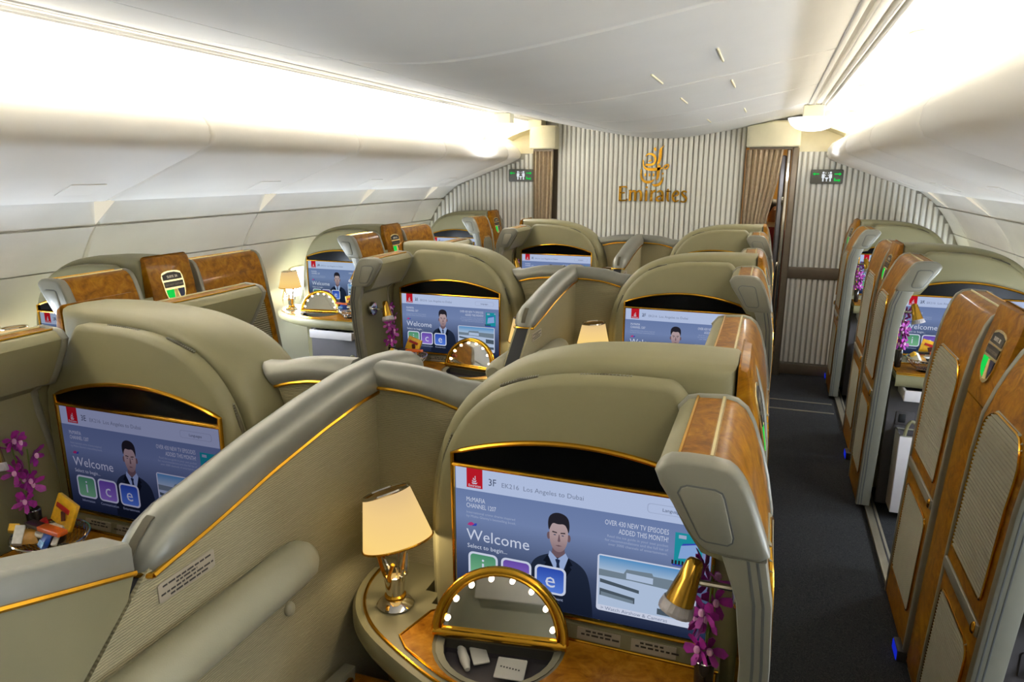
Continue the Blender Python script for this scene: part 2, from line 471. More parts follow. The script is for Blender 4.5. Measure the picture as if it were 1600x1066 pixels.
for dx, y, s in ((0.52, 3.05, 1), (0.78, 2.82, -1), (0.52, 4.0, 1), (0.78, 3.72, -1), (0.52, 5.6, 1), (0.78, 5.3, -1)):
    z = ceil_z(dx)
    mbx = MB().box(XC+dx-0.004, XC+dx+0.004, y-0.15, y+0.15, z-0.006, z+0.004, 0.003)
    structure('ceiling_slot', mbx, 'cream', cl)
# rails and coves on both sides
for side, nm in ((-1, 'left'), (1, 'right')):
    def sx(dx): return XC+side*dx
    rail = MB()
    for a, b, z in ((1.2, 1.225, 2.405), (1.255, 1.29, 2.41), (1.31, 1.322, 2.405), (1.335, 1.345, 2.4)):
        rail.box(min(sx(a), sx(b)), max(sx(a), sx(b)), Y0, WALL_Y, z-0.012, z+0.03, 0.004)
    tr = structure('trim_1' if side < 0 else 'trim_2', rail, 'ceiling')
    back = MB().box(min(sx(1.19), sx(1.36)), max(sx(1.19), sx(1.36)), Y0, WALL_Y, 2.425, 2.46)
    structure('rail_channel', back, 'sidewall', tr)
    cv = [(1.34, 2.405), (1.42, 2.425), (1.52, 2.43), (1.62, 2.42), (1.72, 2.39), (1.8, 2.345), (1.85, 2.28), (1.885, 2.21)]
    cove = None
    YS = [Y0, 0.2, 1.45, 2.72, 3.98, 5.25, 6.5, WALL_Y]
    for i in range(len(YS)-1):
        a, b = YS[i]+0.004, YS[i+1]-0.004
        rings = []
        for y, d in ((a, 0.008), (a+0.01, 0), (b-0.01, 0), (b, 0.008)):
            r = [(sx(dx), y, z+d) for dx, z in cv]+[(sx(dx+0.02), y, z+0.03) for dx, z in reversed(cv)]
            rings.append(r if side < 0 else list(reversed(r)))
        o = structure('wall_%s_cove' % nm if cove is None else 'cove_panel', MB().loft(rings), 'ceiling', cove)
        if cove is None: cove = o
    # little grille in the cove
    g = MB()
    for k in range(9): g.box(sx(1.45)-0.012, sx(1.45)+0.012, 2.42+k*0.022, 2.432+k*0.022, 2.418, 2.427)
    structure('cove_grille', g, 'slot_dark', cove)
    for y in ((3.28, 5.1, 6.6) if side > 0 else (1.9, 4.3)):
        structure('spot_light', MB().lathe([(0.05, 0), (0.055, -0.006), (0.04, -0.012), (0.034, -0.006)], (sx(1.5), y, 2.43), 16), 'cream', cove)
    # side wall: backing and curved panels with seams
    wl = [(2.18, 1.70)]+[p for p in PROF if p[0] >= 2.2]
    wl[1] = (2.22, 1.68)
    full = [(2.165, 1.80), (2.20, 1.745), (2.35, 1.62), (2.5, 1.40), (2.61, 1.15), (2.68, 0.9), (2.7, 0.6), (2.64, 0.0)]
    rings = [[(sx(dx+0.03), y, z) for dx, z in full]+[(sx(2.95), y, 0), (sx(2.95), y, 2.6), (sx(2.21), y, 2.6)] for y in (Y0, WALL_Y+0.1)]
    if side > 0: rings = [list(reversed(r)) for r in rings]
    wall = structure('wall_%s' % nm, MB().loft(rings), 'sidewall')
    segs = [Y0, 0.22, 1.5, 2.8, 4.09, 5.39, 6.62, WALL_Y]
    for i in range(len(segs)-1):
        for prof, nm2 in (([(2.178, 1.755), (2.22, 1.73), (2.29, 1.675), (2.35, 1.622)], 'upper_panel'), ([(2.352, 1.612), (2.40, 1.555), (2.46, 1.47), (2.505, 1.388)], 'side_panel'), ([(2.508, 1.380), (2.56, 1.27), (2.61, 1.15), (2.65, 1.03), (2.68, 0.9), (2.7, 0.6), (2.66, 0.1)], 'window_panel')):
            a, b = segs[i]+0.006, segs[i+1]-0.006
            # the seams lean forward on their way down
            rings = []
            for y, d in ((a, 0.014), (a+0.012, 0.002), (b-0.012, 0.002), (b, 0.014)):
                n = len(prof)
                inner = [(sx(dx+d-0.002), y+0.06*(1.62-z)*0.3, z+(0.006 if k == n-1 and d > 0.01 else 0)) for k, (dx, z) in enumerate(prof)]
                outer = [(sx(dx+0.028), y+0.06*(1.62-z)*0.3, z) for dx, z in reversed(prof)]
                rings.append(inner+outer if side < 0 else list(reversed(inner+outer)))
            structure(nm2, MB().loft(rings), 'sidewall', wall)
    # windows with daylight behind drawn blinds
    k = 0
    for yw in [0.4+0.63*j for j in range(11)]:
        k += 1
        po = rrect(yw-0.13, yw+0.13, 0.80, 1.15, 0.07, 5)
        pi = rrect(yw-0.105, yw+0.105, 0.825, 1.125, 0.055, 5)
        def wx(z, off): 
            dx = (2.61+(2.68-2.61)*(1.15-z)/0.25) if z < 1.15 else 2.61-0.11*(z-1.15)/0.25
            return sx(dx-off)
        fr = MB(); n = len(po)
        vs = [(wx(p[1], 0.0), p[0], p[1]) for p in po]+[(wx(p[1], 0.014), p[0], p[1]) for p in offset(po, -0.012)]+[(wx(p[1], 0.002), p[0], p[1]) for p in pi]
        fr.add(vs, [(i, (i+1) % n, n+(i+1) % n, n+i) for i in range(n)]+[(n+i, n+(i+1) % n, 2*n+(i+1) % n, 2*n+i) for i in range(n)])
        wo = structure('window_%d' % (k if side < 0 else k+11), fr, 'cream')
        structure('blind', MB().add([(wx(p[1], 0.004), p[0], p[1]) for p in pi], [tuple(range(n))]), 'blind', wo)
    # overhead bins
    YB = [Y0+0.03, 0.2, 1.45, 2.68, 3.94, 5.2, 6.62]
    segs_ = segs[:]
    ORD = ['', 'second', 'third', 'fourth', 'fifth', 'sixth']
    bp = [(1.84, 2.195), (1.75, 2.195), (1.60, 2.19), (1.51, 2.175), (1.455, 2.145), (1.425, 2.10), (1.42, 2.055), (1.44, 2.015), (1.53, 1.975), (1.70, 1.915), (1.90, 1.84), (2.06, 1.785), (2.14, 1.752), (2.154, 1.755), (2.16, 1.78), (2.158, 1.88), (1.86, 2.16)]
    names = ['rearmost, behind the photographer', 'above the photographer, just out of frame', 'nearest in view', 'second nearest in view', 'third nearest in view', 'farthest full-length one in view']
    for i in range(len(YB)-1):
        a, b = YB[i]+0.007, YB[i+1]-0.007
        t = Thing('overhead_bin', 'white curved overhead bin on the %s wall, %s' % (nm, names[i]), 'overhead bin', (sx(1.8), (a+b)/2, 1.69), (0, 0, 1), 'overhead bins along the %s wall' % nm)
        rings = []
        for y, d in ((a, 0.012), (a+0.005, 0.004), (a+0.014, 0), (b-0.014, 0), (b-0.005, 0.004), (b, 0.012)):
            rr = offset(bp, -d); rr = [(sx(p[0]), y+0.10*(2.05-p[1]), p[1]) for p in rr]
            rings.append(rr if side > 0 else list(reversed(rr)))
        t.part('bin_body', MB().loft(rings), 'bin')
        yc = b-0.35
        q = [(sx(dx), y, z-0.002) for dx, y, z in ((1.9, yc, 1.839), (2.04, yc+0.02, 1.791), (2.04, yc+0.2, 1.791), (1.9, yc+0.18, 1.839))]
        t.part('access_plate', MB().loft([q, [(p[0], p[1], p[2]+0.0035) for p in q]]), 'bin')
        # emissive wedge standing in for light caught on the panel end below the lip
        y_ = segs_[i+1]-0.03 if i+1 < len(segs_) else b
        t.part('lip_glow_wedge', MB().loft([[(sx(2.168), y_-0.12, 1.750), (sx(2.168), y_, 1.750), (sx(2.335), y_+0.01, 1.624)], [(sx(2.170), y_-0.12, 1.753), (sx(2.170), y_, 1.753), (sx(2.337), y_+0.01, 1.627)]]), 'bin_glow')
        ls = MB().box(min(sx(2.16), sx(2.2)), max(sx(2.16), sx(2.2)), a+0.05, b-0.02, 1.700, 1.704)
    # short closing section of bin curving into the bulkhead
    t = Thing('bin_end_fairing', 'short white bin end fairing against the slatted bulkhead on the %s' % nm, 'overhead bin', (sx(1.8), 6.85, 1.69))
    rings = []
    for y, d in ((6.625, 0.01), (6.64, 0), (6.9, 0), (7.02, 0.02), (7.07, 0.06)):
        rr = [(sx(p[0]), min(7.078, y+0.10*(2.05-p[1])), p[1]) for p in offset(bp, -d)]
        rings.append(rr if side > 0 else list(reversed(rr)))
    t.part('fairing_body', MB().loft(rings), 'bin')
    # baseboard
    structure('baseboard_%s' % nm, MB().box(min(sx(2.6), sx(2.66)), max(sx(2.6), sx(2.66)), Y0, WALL_Y, 0, 0.1, 0.01), 'trim')

# ------------------------------------------------------------------ forward bulkhead
bw = MB()
bw.box(XC-1.07, XC+0.74, WALL_Y, WALL_Y+0.05, 0, 2.45)
bw.box(XC-2.8, XC-1.33, WALL_Y, WALL_Y+0.05, 0, 2.45)
bw.box(XC+1.18, XC+2.8, WALL_Y, WALL_Y+0.05, 0, 2.45)
bw.box(XC-1.33, XC-1.07, WALL_Y+0.001, WALL_Y+0.05, 2.12, 2.45)
bw.box(XC+0.74, XC+1.18, WALL_Y+0.001, WALL_Y+0.05, 2.12, 2.45)
front = structure('wall_front', bw, 'slat_back')
SLM = {}
def slat(x, z0, z1):
    # a rounded upright rib; the mesh data is shared by slats of one length
    key = (round(z0, 2), round(z1, 2))
    z0, z1 = key
    if key not in SLM:
        poly = [(-0.0165, 0), (-0.0165, -0.009), (-0.012, -0.014), (0.012, -0.014), (0.0165, -0.009), (0.0165, 0)]
        SLM[key] = mesh('slat', MB().prism(poly, 'z', z0, z1), 'slat', 50)
    o = D.objects.new('slat', SLM[key]); COL.objects.link(o); o.location = (x, WALL_Y, 0); o.parent = front
x = XC-1.05
while x < XC+0.73:
    slat(x, 0.12, ceil_z(x-XC)+0.02); x += 0.0478
for side in (-1, 1):
    dx = 1.205 if side > 0 else 1.355
    while dx < 2.6:
        slat(XC+side*dx, 0.12, min(2.08, prof_z(dx+0.02)+0.02)); dx += 0.0478
    a, b = (1.18, 1.6) if side > 0 else (1.33, 1.6)
    bx = MB().box(min(XC+side*a, XC+side*1.9), max(XC+side*a, XC+side*1.9), WALL_Y-0.012, WALL_Y, 2.08, 2.42)
    structure('header_panel', bx, 'cream', front)
bx = MB().box(XC+1.2, XC+1.69, WALL_Y-0.022, WALL_Y-0.012, 0.93, 1.04, 0.004)
structure('rub_rail', bx, 'brown_metal', front)
structure('kick_plate', MB().box(XC+1.18, XC+1.75, WALL_Y-0.02, WALL_Y-0.005, 0, 0.1, 0.004), 'brown_metal', front)
structure('kick_plate', MB().box(XC-1.07, XC+0.74, WALL_Y-0.02, WALL_Y-0.005, 0, 0.1, 0.004), 'brown_metal', front)
# arched mouldings where the cove meets the bulkhead
for side in (-1, 1):
    arch = [(XC+side*dx, 6.98, z) for dx, z in smooth([(1.2, 2.33), (1.3, 2.315), (1.45, 2.27), (1.56, 2.225)], 2)]
    rings = [[(p[0], 6.93, p[2]), (p[0], 7.09, p[2]-0.02), (p[0], 7.09, p[2]+0.25), (p[0], 6.93, p[2]+0.2)] for p in arch]
    structure('cove_arch', MB().loft(rings if side > 0 else [list(reversed(r)) for r in rings]), 'cream', front)
# lettering and emblem
lg = Thing('wall_emblem', 'gold airline lettering and calligraphic emblem on the white slatted wall', 'emblem', (XC-0.1, WALL_Y-0.02, 1.6))
LX, LZ, LS = 0.0, 0.0, 1.0
P0 = (XC-0.429, 1.618)        # left end of the word's baseline
def pxz(px, py):
    # tracing units: 9.69 per photo pixel; 164.5 photo pixels per metre on this wall
    return (P0[0]+(px-205)/9.69/168.0, P0[1]-(py-905)/9.69/153.0)
def ribbon(mb, pts, wd, y=WALL_Y-0.016, th=0.012):
    """flat pen stroke with a width per point"""
    P = [Vector(p) for p in pts]; n = len(P); L = []; Rr = []
    for i in range(n):
        t = (P[min(i+1, n-1)]-P[max(i-1, 0)]).normalized(); nn = Vector((-t.y, t.x)); h = 1.2*(wd[i] if isinstance(wd, (list, tuple)) else wd)
        L.append(P[i]+nn*h); Rr.append(P[i]-nn*h)
    poly = []
    rings = []
    for i in range(n):
        a = L[i]; b = Rr[i]
        A = pxz(*a); B = pxz(*b)
        rings.append([(A[0], y, A[1]), (A[0], y-th, A[1]), (B[0], y-th, B[1]), (B[0], y, B[1])])
    mb.loft(rings)
def curve(pts, wd, it=2):
    p3 = [(p[0], p[1], w_) for p, w_ in zip(pts, wd)] if isinstance(wd, (list, tuple)) else [(p[0], p[1], wd) for p in pts]
    out = p3
    for _ in range(it):
        o2 = [out[0]]
        for a, b in zip(out, out[1:]):
            o2 += [tuple(u*0.75+v*0.25 for u, v in zip(a, b)), tuple(u*0.25+v*0.75 for u, v in zip(a, b))]
        o2.append(out[-1]); out = o2
    return [(p[0], p[1]) for p in out], [p[2] for p in out]
def glyph(nm, strokes):
    mb = MB()
    for pts, wd, sm in strokes:
        p, w_ = curve(pts, wd, 2) if sm else (pts, wd)
        ribbon(mb, p, w_)
    lg.part(nm, mb, 'gold')
glyph('letter', [([(225, 700), (225, 895)], 17, 0), ([(205, 700), (325, 697), (330, 722)], 8, 0), ([(225, 785), (300, 785)], 8, 0), ([(205, 897), (330, 895), (340, 868)], 8, 0)])
glyph('letter', [([(388, 750), (388, 900)], [12, 17], 0), ([(365, 752), (398, 745)], 6, 0), ([(398, 785), (430, 755), (462, 760), (472, 800), (472, 900)], [6, 10, 15, 17, 17], 1), ([(482, 790), (515, 755), (550, 758), (564, 800), (564, 900)], [6, 10, 15, 17, 17], 1)])
glyph('letter', [([(645, 752), (645, 900)], [14, 17], 0), ([(625, 755), (655, 748)], 6, 0), ([(648, 690), (648, 718)], 13, 0)])
glyph('letter', [([(728, 752), (728, 900)], [12, 17], 0), ([(708, 755), (738, 748)], 6, 0), ([(738, 795), (762, 752), (790, 757)], [6, 12, 16], 1)])
glyph('letter', [([(815, 775), (850, 750), (900, 765), (904, 820), (906, 900)], [8, 10, 15, 17, 17], 1), ([(900, 820), (830, 835), (805, 870), (830, 900), (895, 880)], [7, 12, 15, 12, 7], 1)])
glyph('letter', [([(985, 722), (982, 800), (982, 870), (1005, 902)], [10, 17, 17, 8], 1), ([(955, 760), (1030, 755)], 7, 0)])
glyph('letter', [([(1065, 825), (1150, 810), (1145, 760), (1100, 750), (1065, 800), (1066, 860), (1100, 905), (1160, 880)], [6, 10, 13, 9, 16, 17, 12, 6], 1)])
glyph('letter', [([(1275, 768), (1235, 748), (1195, 775), (1225, 815), (1275, 845), (1268, 895), (1220, 908), (1185, 890)], [9, 9, 13, 15, 15, 11, 9, 9], 1)])
glyph('calligraphy', [([(890, 125), (850, 160), (840, 180), (838, 300), (815, 365), (790, 385)], [4, 6, 20, 20, 16, 4], 1),
    ([(610, 270), (640, 235), (700, 235), (755, 265), (768, 320), (745, 375), (690, 390), (615, 385)], [6, 8, 12, 16, 14, 12, 14, 12], 1), ([(700, 320), (655, 345)], [12, 4], 0),
    ([(575, 320), (580, 400), (620, 445), (720, 455), (830, 445), (890, 430)], [5, 8, 14, 18, 18, 6], 1), ([(825, 390), (822, 470), (815, 560), (795, 605)], [20, 20, 16, 4], 1)])
glyph('calligraphy', [([(905, 435), (905, 405), (945, 385), (980, 385), (965, 425), (930, 450), (905, 435)], 8, 1)])
glyph('calligraphy', [([(885, 500), (895, 520)], 12, 0)])
glyph('calligraphy', [([(548, 450), (545, 540), (580, 610), (650, 635), (720, 625), (760, 590)], [6, 9, 14, 16, 14, 4], 1)])
glyph('calligraphy', [([(900, 560), (885, 620), (840, 665), (780, 680), (730, 660)], [6, 14, 18, 16, 6], 1)])
glyph('calligraphy', [([(745, 150), (765, 195)], [16, 12], 0)])
for px in (618, 684, 745): glyph('calligraphy', [([(px, 508), (px, 550)], [10, 10], 0)])
# doorway headers, curtains, post
def header(name, x0, x1, label):
    t = Thing(name, label, 'curtain header', ((x0+x1)/2, 6.95, 2.12))
    po = [(x0, 7.09), (x0, 6.95), (x0+0.03, 6.925), ((x0+x1)/2, 6.915), (x1-0.03, 6.925), (x1, 6.95), (x1, 7.09)]
    rings = [[(p[0], p[1], min(z, ceil_z(p[0]-XC)-0.006-(0.004 if k < 3 else 0)) if k > 1 else z) for p in offset(po, -d)] for k, (z, d) in enumerate(((2.12, 0.012), (2.13, 0), (2.33, 0), (2.345, 0.012)))]
    t.part('header_box', MB().loft(rings), 'cream')
    t.part('curtain_track', MB().box(x0+0.03, x1-0.03, 6.99, 7.02, 2.10, 2.122), 'brown_metal')
    return t
header('curtain_header', XC-1.325, XC-1.06, 'cream curtain header box above the left doorway')
header('curtain_header', XC+0.745, XC+1.2, 'cream curtain header box above the right doorway')
def drape(name, xt, xb, z0, z1, label, folds, y=7.0):
    n = folds*6; rings = []
    for z, k in ((z1, 0), (z1-0.3, 0.25), (1.5, 0.7), (1.1, 0.95), (z0, 1)):
        a = xt[0]+(xb[0]-xt[0])*k; b = xt[1]+(xb[1]-xt[1])*k
        f = [(a+(b-a)*i/n, y+0.028*math.sin(i/n*folds*2*PI)*(0.7+0.3*math.sin(i*1.3)), z) for i in range(n+1)]
        rings.append(f+[(p[0], p[1]+0.008, p[2]) for p in reversed(f)])
    mb = MB().loft(rings)
    return single(name, mb, 'curtain', label, 'curtain', ((xt[0]+xt[1])/2, y, z0), angle=60)
drape('door_curtain', (XC-1.3, XC-1.09), (XC-1.29, XC-1.11), 0.03, 2.098, 'taupe pleated curtain bunched in the left doorway', 5)
drape('door_curtain', (XC+0.75, XC+1.07), (XC+0.75, XC+0.94), 0.03, 2.098, 'taupe pleated curtain half drawn across the right doorway', 7)
structure('doorway_backing', MB().box(XC-1.33, XC-1.07, 7.12, 7.15, 0, 2.15), 'brown_metal')  # dark backing sheet added behind the curtain to close the doorway
po = single('door_post', MB().box(XC+1.1, XC+1.135, 7.0, 7.06, 0, 2.12, 0.008), 'chrome', 'polished metal edge of the open right doorway', 'door edge', (XC+1.115, 7.03, 0))
po = single('door_jamb', MB().box(XC+1.14, XC+1.2, 6.97, 7.09, 0, 2.12, 0.012), 'brown_metal', 'brown painted jamb at the right of the open doorway', 'door jamb', (XC+1.16, 7.04, 0))
dl = Thing('galley_door', 'grey steel door leaf standing open in the right doorway', 'door', (XC+1.06, 7.3, 0))
dl.part('door_leaf', MB().box(XC+1.05, XC+1.1, 7.08, 7.6, 0.02, 2.05, 0.01), 'post_metal')
for z in (0.4, 1.0, 1.6): dl.part('hinge', MB().box(XC+1.085, XC+1.11, 7.06, 7.09, z, z+0.08, 0.004), 'chrome')
# vestibule beyond the doorway
v = MB(); v.box(XC-0.3, XC+2.6, 9.4, 9.45, 0, 2.5); v.box(XC+0.2, XC+0.25, 7.15, 9.4, 0, 2.5); v.box(XC+2.55, XC+2.6, 7.15, 9.4, 0, 2.5); v.box(XC-0.3, XC+2.6, 7.15, 9.45, 2.4, 2.45)
structure('wall_galley', v, 'galley_wall')
area('galley_light', (XC+1.2, 8.3, 2.38), (0, 0, 0), 0.5, 0.8, 10, (1, 0.8, 0.5))
# lavatory signs
def arrow(pts, s=1): return pts
def lav_sign(x0, label):
    t = Thing('lavatory_sign', label, 'sign', (x0+0.135, WALL_Y-0.02, 1.8))
    yf = WALL_Y-0.042
    t.part('sign_box', MB().slab(rrect(x0, x0+0.27, 1.8, 1.925, 0.012), 'y', WALL_Y-0.015, yf, 0.006), 'sign_grey')
    def flat(nm, poly, mat): t.part(nm, MB().prism(poly, 'y', yf-0.003, yf), mat)
    X, Z = x0, 1.8
    flat('arrow', [(X+0.015, Z+0.085), (X+0.035, Z+0.1), (X+0.035, Z+0.09), (X+0.07, Z+0.09), (X+0.07, Z+0.08), (X+0.035, Z+0.08), (X+0.035, Z+0.07)], 'lit_green')
    flat('arrow', [(X+0.255, Z+0.085), (X+0.235, Z+0.1), (X+0.235, Z+0.09), (X+0.195, Z+0.09), (X+0.195, Z+0.08), (X+0.235, Z+0.08), (X+0.235, Z+0.07)], 'lit_green')
    flat('arrow', [(X+0.25, Z+0.03), (X+0.235, Z+0.045), (X+0.235, Z+0.036), (X+0.205, Z+0.036), (X+0.205, Z+0.052), (X+0.195, Z+0.052), (X+0.195, Z+0.024), (X+0.235, Z+0.024), (X+0.235, Z+0.015)], 'lit_green')
    for cx, w_ in ((X+0.105, 0.013), (X+0.165, 0.013)):
        m = MB().prism([(cx-w_, Z+0.05), (cx-w_*0.9, Z+0.085), (cx+w_*0.9, Z+0.085), (cx+w_, Z+0.05), (cx+w_*0.45, Z+0.05), (cx+w_*0.45, Z+0.02), (cx-w_*0.45, Z+0.02), (cx-w_*0.45, Z+0.05)], 'y', yf-0.003, yf)
        m.prism([(cx+0.009*math.cos(a*PI/5), Z+0.097+0.009*math.sin(a*PI/5)) for a in range(10)], 'y', yf-0.003, yf)
        t.part('figure', m, 'lit_white')
    cx = X+0.135
    m = MB().prism([(cx-0.012, Z+0.055), (cx-0.012, Z+0.045), (cx-0.004, Z+0.04), (cx-0.004, Z+0.02), (cx+0.004, Z+0.02), (cx+0.004, Z+0.04), (cx+0.012, Z+0.045), (cx+0.012, Z+0.055)], 'y', yf-0.003, yf)
    for a in range(4):
        c_, s_ = [(-0.011, 0.07), (0.011, 0.07), (-0.011, 0.09), (0.011, 0.09)][a]
        m.box(cx+c_-0.003, cx+c_+0.003, yf-0.003, yf, Z+s_, Z+s_+0.008)
    t.part('figure', m, 'lit_white')
lav_sign(XC-1.59, 'dark lavatory sign with green arrows on the left slatted wall')
lav_sign(XC+1.315, 'dark lavatory sign with green arrows on the right slatted wall')
# hanging dome lamps
for side, nm in ((-1, 'left'), (1, 'right')):
    x = XC+side*1.245; y = 6.0
    t = Thing('ceiling_lamp', 'glowing white dome lamp hanging under the %s ceiling rail' % nm, 'lamp', (x, y, 2.39))
    t.part('bracket', MB().box(x-0.075, x+0.075, y-0.05, y+0.05, 2.3, 2.388, 0.006), 'cream')
    t.part('dome', MB().lathe([(0.02, 2.2), (0.07, 2.205), (0.12, 2.222), (0.155, 2.25), (0.175, 2.285), (0.178, 2.3), (0.16, 2.302)], (x, y, 0), 32), 'dome')
    area('lamp_light', (x, y, 2.19), (0, 0, 0), 0.25, 0.25, 5, (0.95, 0.97, 1))

for k, y in enumerate((5.95, 6.2)):
    structure('trim_%d' % (3+k), MB().box(0.09, 0.62, y-0.008, y+0.008, 0.0, 0.006, 0.002), 'sill')
# ------------------------------------------------------------------ suites
PH = {'3F': 'nearest right-aisle centre suite', '2F': 'second-row right-aisle centre suite', '1F': 'front-row right-aisle centre suite',
      '3E': 'nearest centre-left suite', '2E': 'second-row centre-left suite', '1E': 'front-row centre-left suite',
      '3K': 'nearest right window suite', '2K': 'second-row right window suite', '1K': 'front-row right window suite',
      '3A': 'nearest left window suite', '2A': 'second-row left window suite', '1A': 'front-row left window suite'}
FR = {}
for r, yc, yw in ((3, 1.414, 2.33), (2, 3.514, 4.505), (1, 5.614, 6.66)):
    FR['%dF' % r] = (0.0, yc, 1); FR['%dE' % r] = (2*XC, yc, -1)
    FR['%dA' % r] = (2*XC-0.69, min(yw+0.08, 6.73), 1); FR['%dK' % r] = (0.69, yw-0.08, -1)
ORDER = ['3F', '3E', '2F', '2E', '1F', '1E', '3A', '3K', '2A', '2K', '1A', '1K']
def shear(p):
    return Vector((p.x, p.y+0.18*max(0, 1.25-p.z), p.z))
# outer face of the aisle panels: height, x
OUTP = [(1.4655, -0.05), (1.461, -0.03), (1.447, -0.012), (1.42, 0.002), (1.365, 0.018), (1.31, 0.029), (1.24, 0.038), (1.11, 0.045), (0.8, 0.048), (0.4, 0.048), (0.03, 0.045)]
def outp(z):
    if z >= OUTP[0][0]: return OUTP[0][1]
    for (za, a), (zb, b) in zip(OUTP, OUTP[1:]):
        if zb <= z <= za: return b+(a-b)*(z-zb)/(za-zb)
    return OUTP[-1][1]
def arc_path(pts): return smooth(pts, 2)

# --- arched seat shell with the monitor wall
IN = arc_path([(-0.700, 0.05), (-0.714, 0.85), (-0.716, 1.02), (-0.708, 1.15), (-0.68, 1.262), (-0.625, 1.358), (-0.545, 1.424), (-0.44, 1.458), (-0.33, 1.472), (-0.25, 1.474)])
FRONT = IN+arc_path([(-0.19, 1.474), (-0.155, 1.474), (-0.125, 1.44), (-0.02, 1.30)])+[(0.002, 1.26), (0.010, 1.2), (0.010, 0.05)]
SH = arc_path([(-0.735, 0.05), (-0.752, 0.88), (-0.752, 1.08), (-0.735, 1.205), (-0.695, 1.312), (-0.63, 1.398), (-0.54, 1.456), (-0.42, 1.49), (-0.3, 1.502), (-0.2, 1.506)])+[(-0.12, 1.507), (-0.036, 1.505), (-0.036, 0.05)]
def shell(org, fr):
    t = Thing('seat_shell', None, 'seat shell', org, fr)
    rings = []
    for y, d in ((0.0, -0.018), (0.004, -0.008), (0.014, 0), (0.045, 0), (0.048, -0.006)):
        q = offset(FRONT, d); rings.append([(p[0], y, max(p[1], 0.03)) for p in q])
    t.part('monitor_wall', MB().loft(rings), 'leather', angle=50)
    rings = []
    for y, d, dz in ((0.052, -0.03, 0), (0.055, -0.014, 0), (0.066, -0.004, 0), (0.085, 0.002, 0), (0.14, 0.004, 0), (0.22, 0.0, 0), (0.29, -0.008, -0.004), (0.325, -0.02, -0.01), (0.34, -0.045, -0.02), (0.345, -0.08, -0.03)):
        q = offset(SH, d)
        rings.append([(min(p[0], -0.036), y, max(p[1]+dz, 0.03)) for p in q])
    t.part('seat_back_shell', MB().loft(rings), 'leather', angle=50)
    # vent slots let into the rim
    def slot(name, pts, r):
        base = MB().tube([(p[0], p[1], p[2]-0.0035) for p in pts], [r*0.5]+[r]*(len(pts)-2)+[r*0.5], 8)
        o = t.part(name, base, 'slot_dark')
        a, b = Vector(pts[0]), Vector(pts[-1]); g = MB(); n = 16
        for k in range(n):
            i = k*(len(pts)-1)/(n-1); i0 = min(int(i), len(pts)-2); c = Vector(pts[i0]).lerp(Vector(pts[i0+1]), i-i0)
            g.tube([c+Vector((0.0, -r*0.7, 0.0)), c+Vector((0.0, r*0.7, 0.0))], 0.0016, 4)
        t.part('vent_grille', g, 'trim', o)
    for q in ([(-0.36, 0.036, 1.4685), (-0.31, 0.036, 1.4725), (-0.25, 0.036, 1.475)], [(-0.55, 0.036, 1.424), (-0.5, 0.036, 1.444), (-0.46, 0.036, 1.455)], [(-0.700, 0.03, 1.20), (-0.69, 0.03, 1.235), (-0.672, 0.03, 1.29)]):
        slot('vent_slot', q, 0.006)
    # burl column at the aisle end carrying the door plaque
    po = [(-0.034, 1.512), (-0.03, 1.512)]
    po += [(outp(z)-0.004+(0.02 if z > 1.46 else 0.008 if z > 1.43 else 0), z+0.042*(max(0, z-1.3)/0.165)) for z, x in OUTP]+[(-0.034, 0.03)]
    def bevelled(y0, y1, z0, z1):
        mb = MB(); rings = []
        pp = []
        for p in po:
            z = min(z1, max(z0, p[1])); x = p[0] if z == p[1] or p[0] < -0.03 else min(p[0], outp(z)-0.004)
            pp.append((x, z))
        for y, d in ((y0, -0.012), (y0+0.004, -0.004), (y0+0.014, 0), (y1-0.014, 0), (y1-0.004, -0.004), (y1, -0.012)):
            rings.append([((p[0]+d if p[0] > -0.03 else p[0]), y, p[1]+(d if p[1] > 1.49 else 0)) for p in pp])
        return mb.loft(rings).map(shear)
    t.part('burl_column', bevelled(0.06, 0.33, 1.21, 1.6), 'burl')
    t.part('burl_column', bevelled(0.06, 0.33, 0.03, 1.204), 'burl')
    s = fr[2]; yc = 0.19
    def P(a, z): return (yc+s*a, z)
    def plate(nm, poly, x, mat, par, th=0.002):
        mb = MB().prism([P(*q) for q in poly], 'x', x, x+th).map(lambda p: Vector((p.x-0.026+outp(p.z-0.02), shear(p).y, p.z)))
        return t.part(nm, mb, mat, par)
    sh = smooth([(-0.065, 1.425), (-0.03, 1.437), (0.03, 1.437), (0.065, 1.425), (0.064, 1.36), (0.058, 1.32), (0.035, 1.285), (0.0, 1.272), (-0.035, 1.285), (-0.058, 1.32), (-0.064, 1.36)], 1, True)
    pl = plate('door_plaque', sh, 0.022, 'pale_gold', None, 0.004)
    plate('number_strip', [(-0.056, 1.395), (-0.056, 1.42), (-0.02, 1.43), (0.02, 1.43), (0.056, 1.42), (0.056, 1.395)], 0.0255, 'sign_black', pl)
    plate('notice_strip', [(-0.056, 1.36), (-0.057, 1.387), (0.057, 1.387), (0.056, 1.36)], 0.0255, 'sign_black', pl)
    plate('green_light', [(-0.055, 1.35), (-0.01, 1.35), (-0.012, 1.29), (-0.035, 1.3), (-0.05, 1.32)], 0.0255, 'lit_green', pl)
    plate('blue_button', [(0.055, 1.35), (0.016, 1.35), (0.03, 1.295), (0.05, 1.32)], 0.0255, 'sign_blue', pl)
    plate('bell_button', [(-0.004, 1.35), (0.008, 1.35), (0.02, 1.29), (-0.004, 1.286)], 0.0255, 'sign_cream', pl)
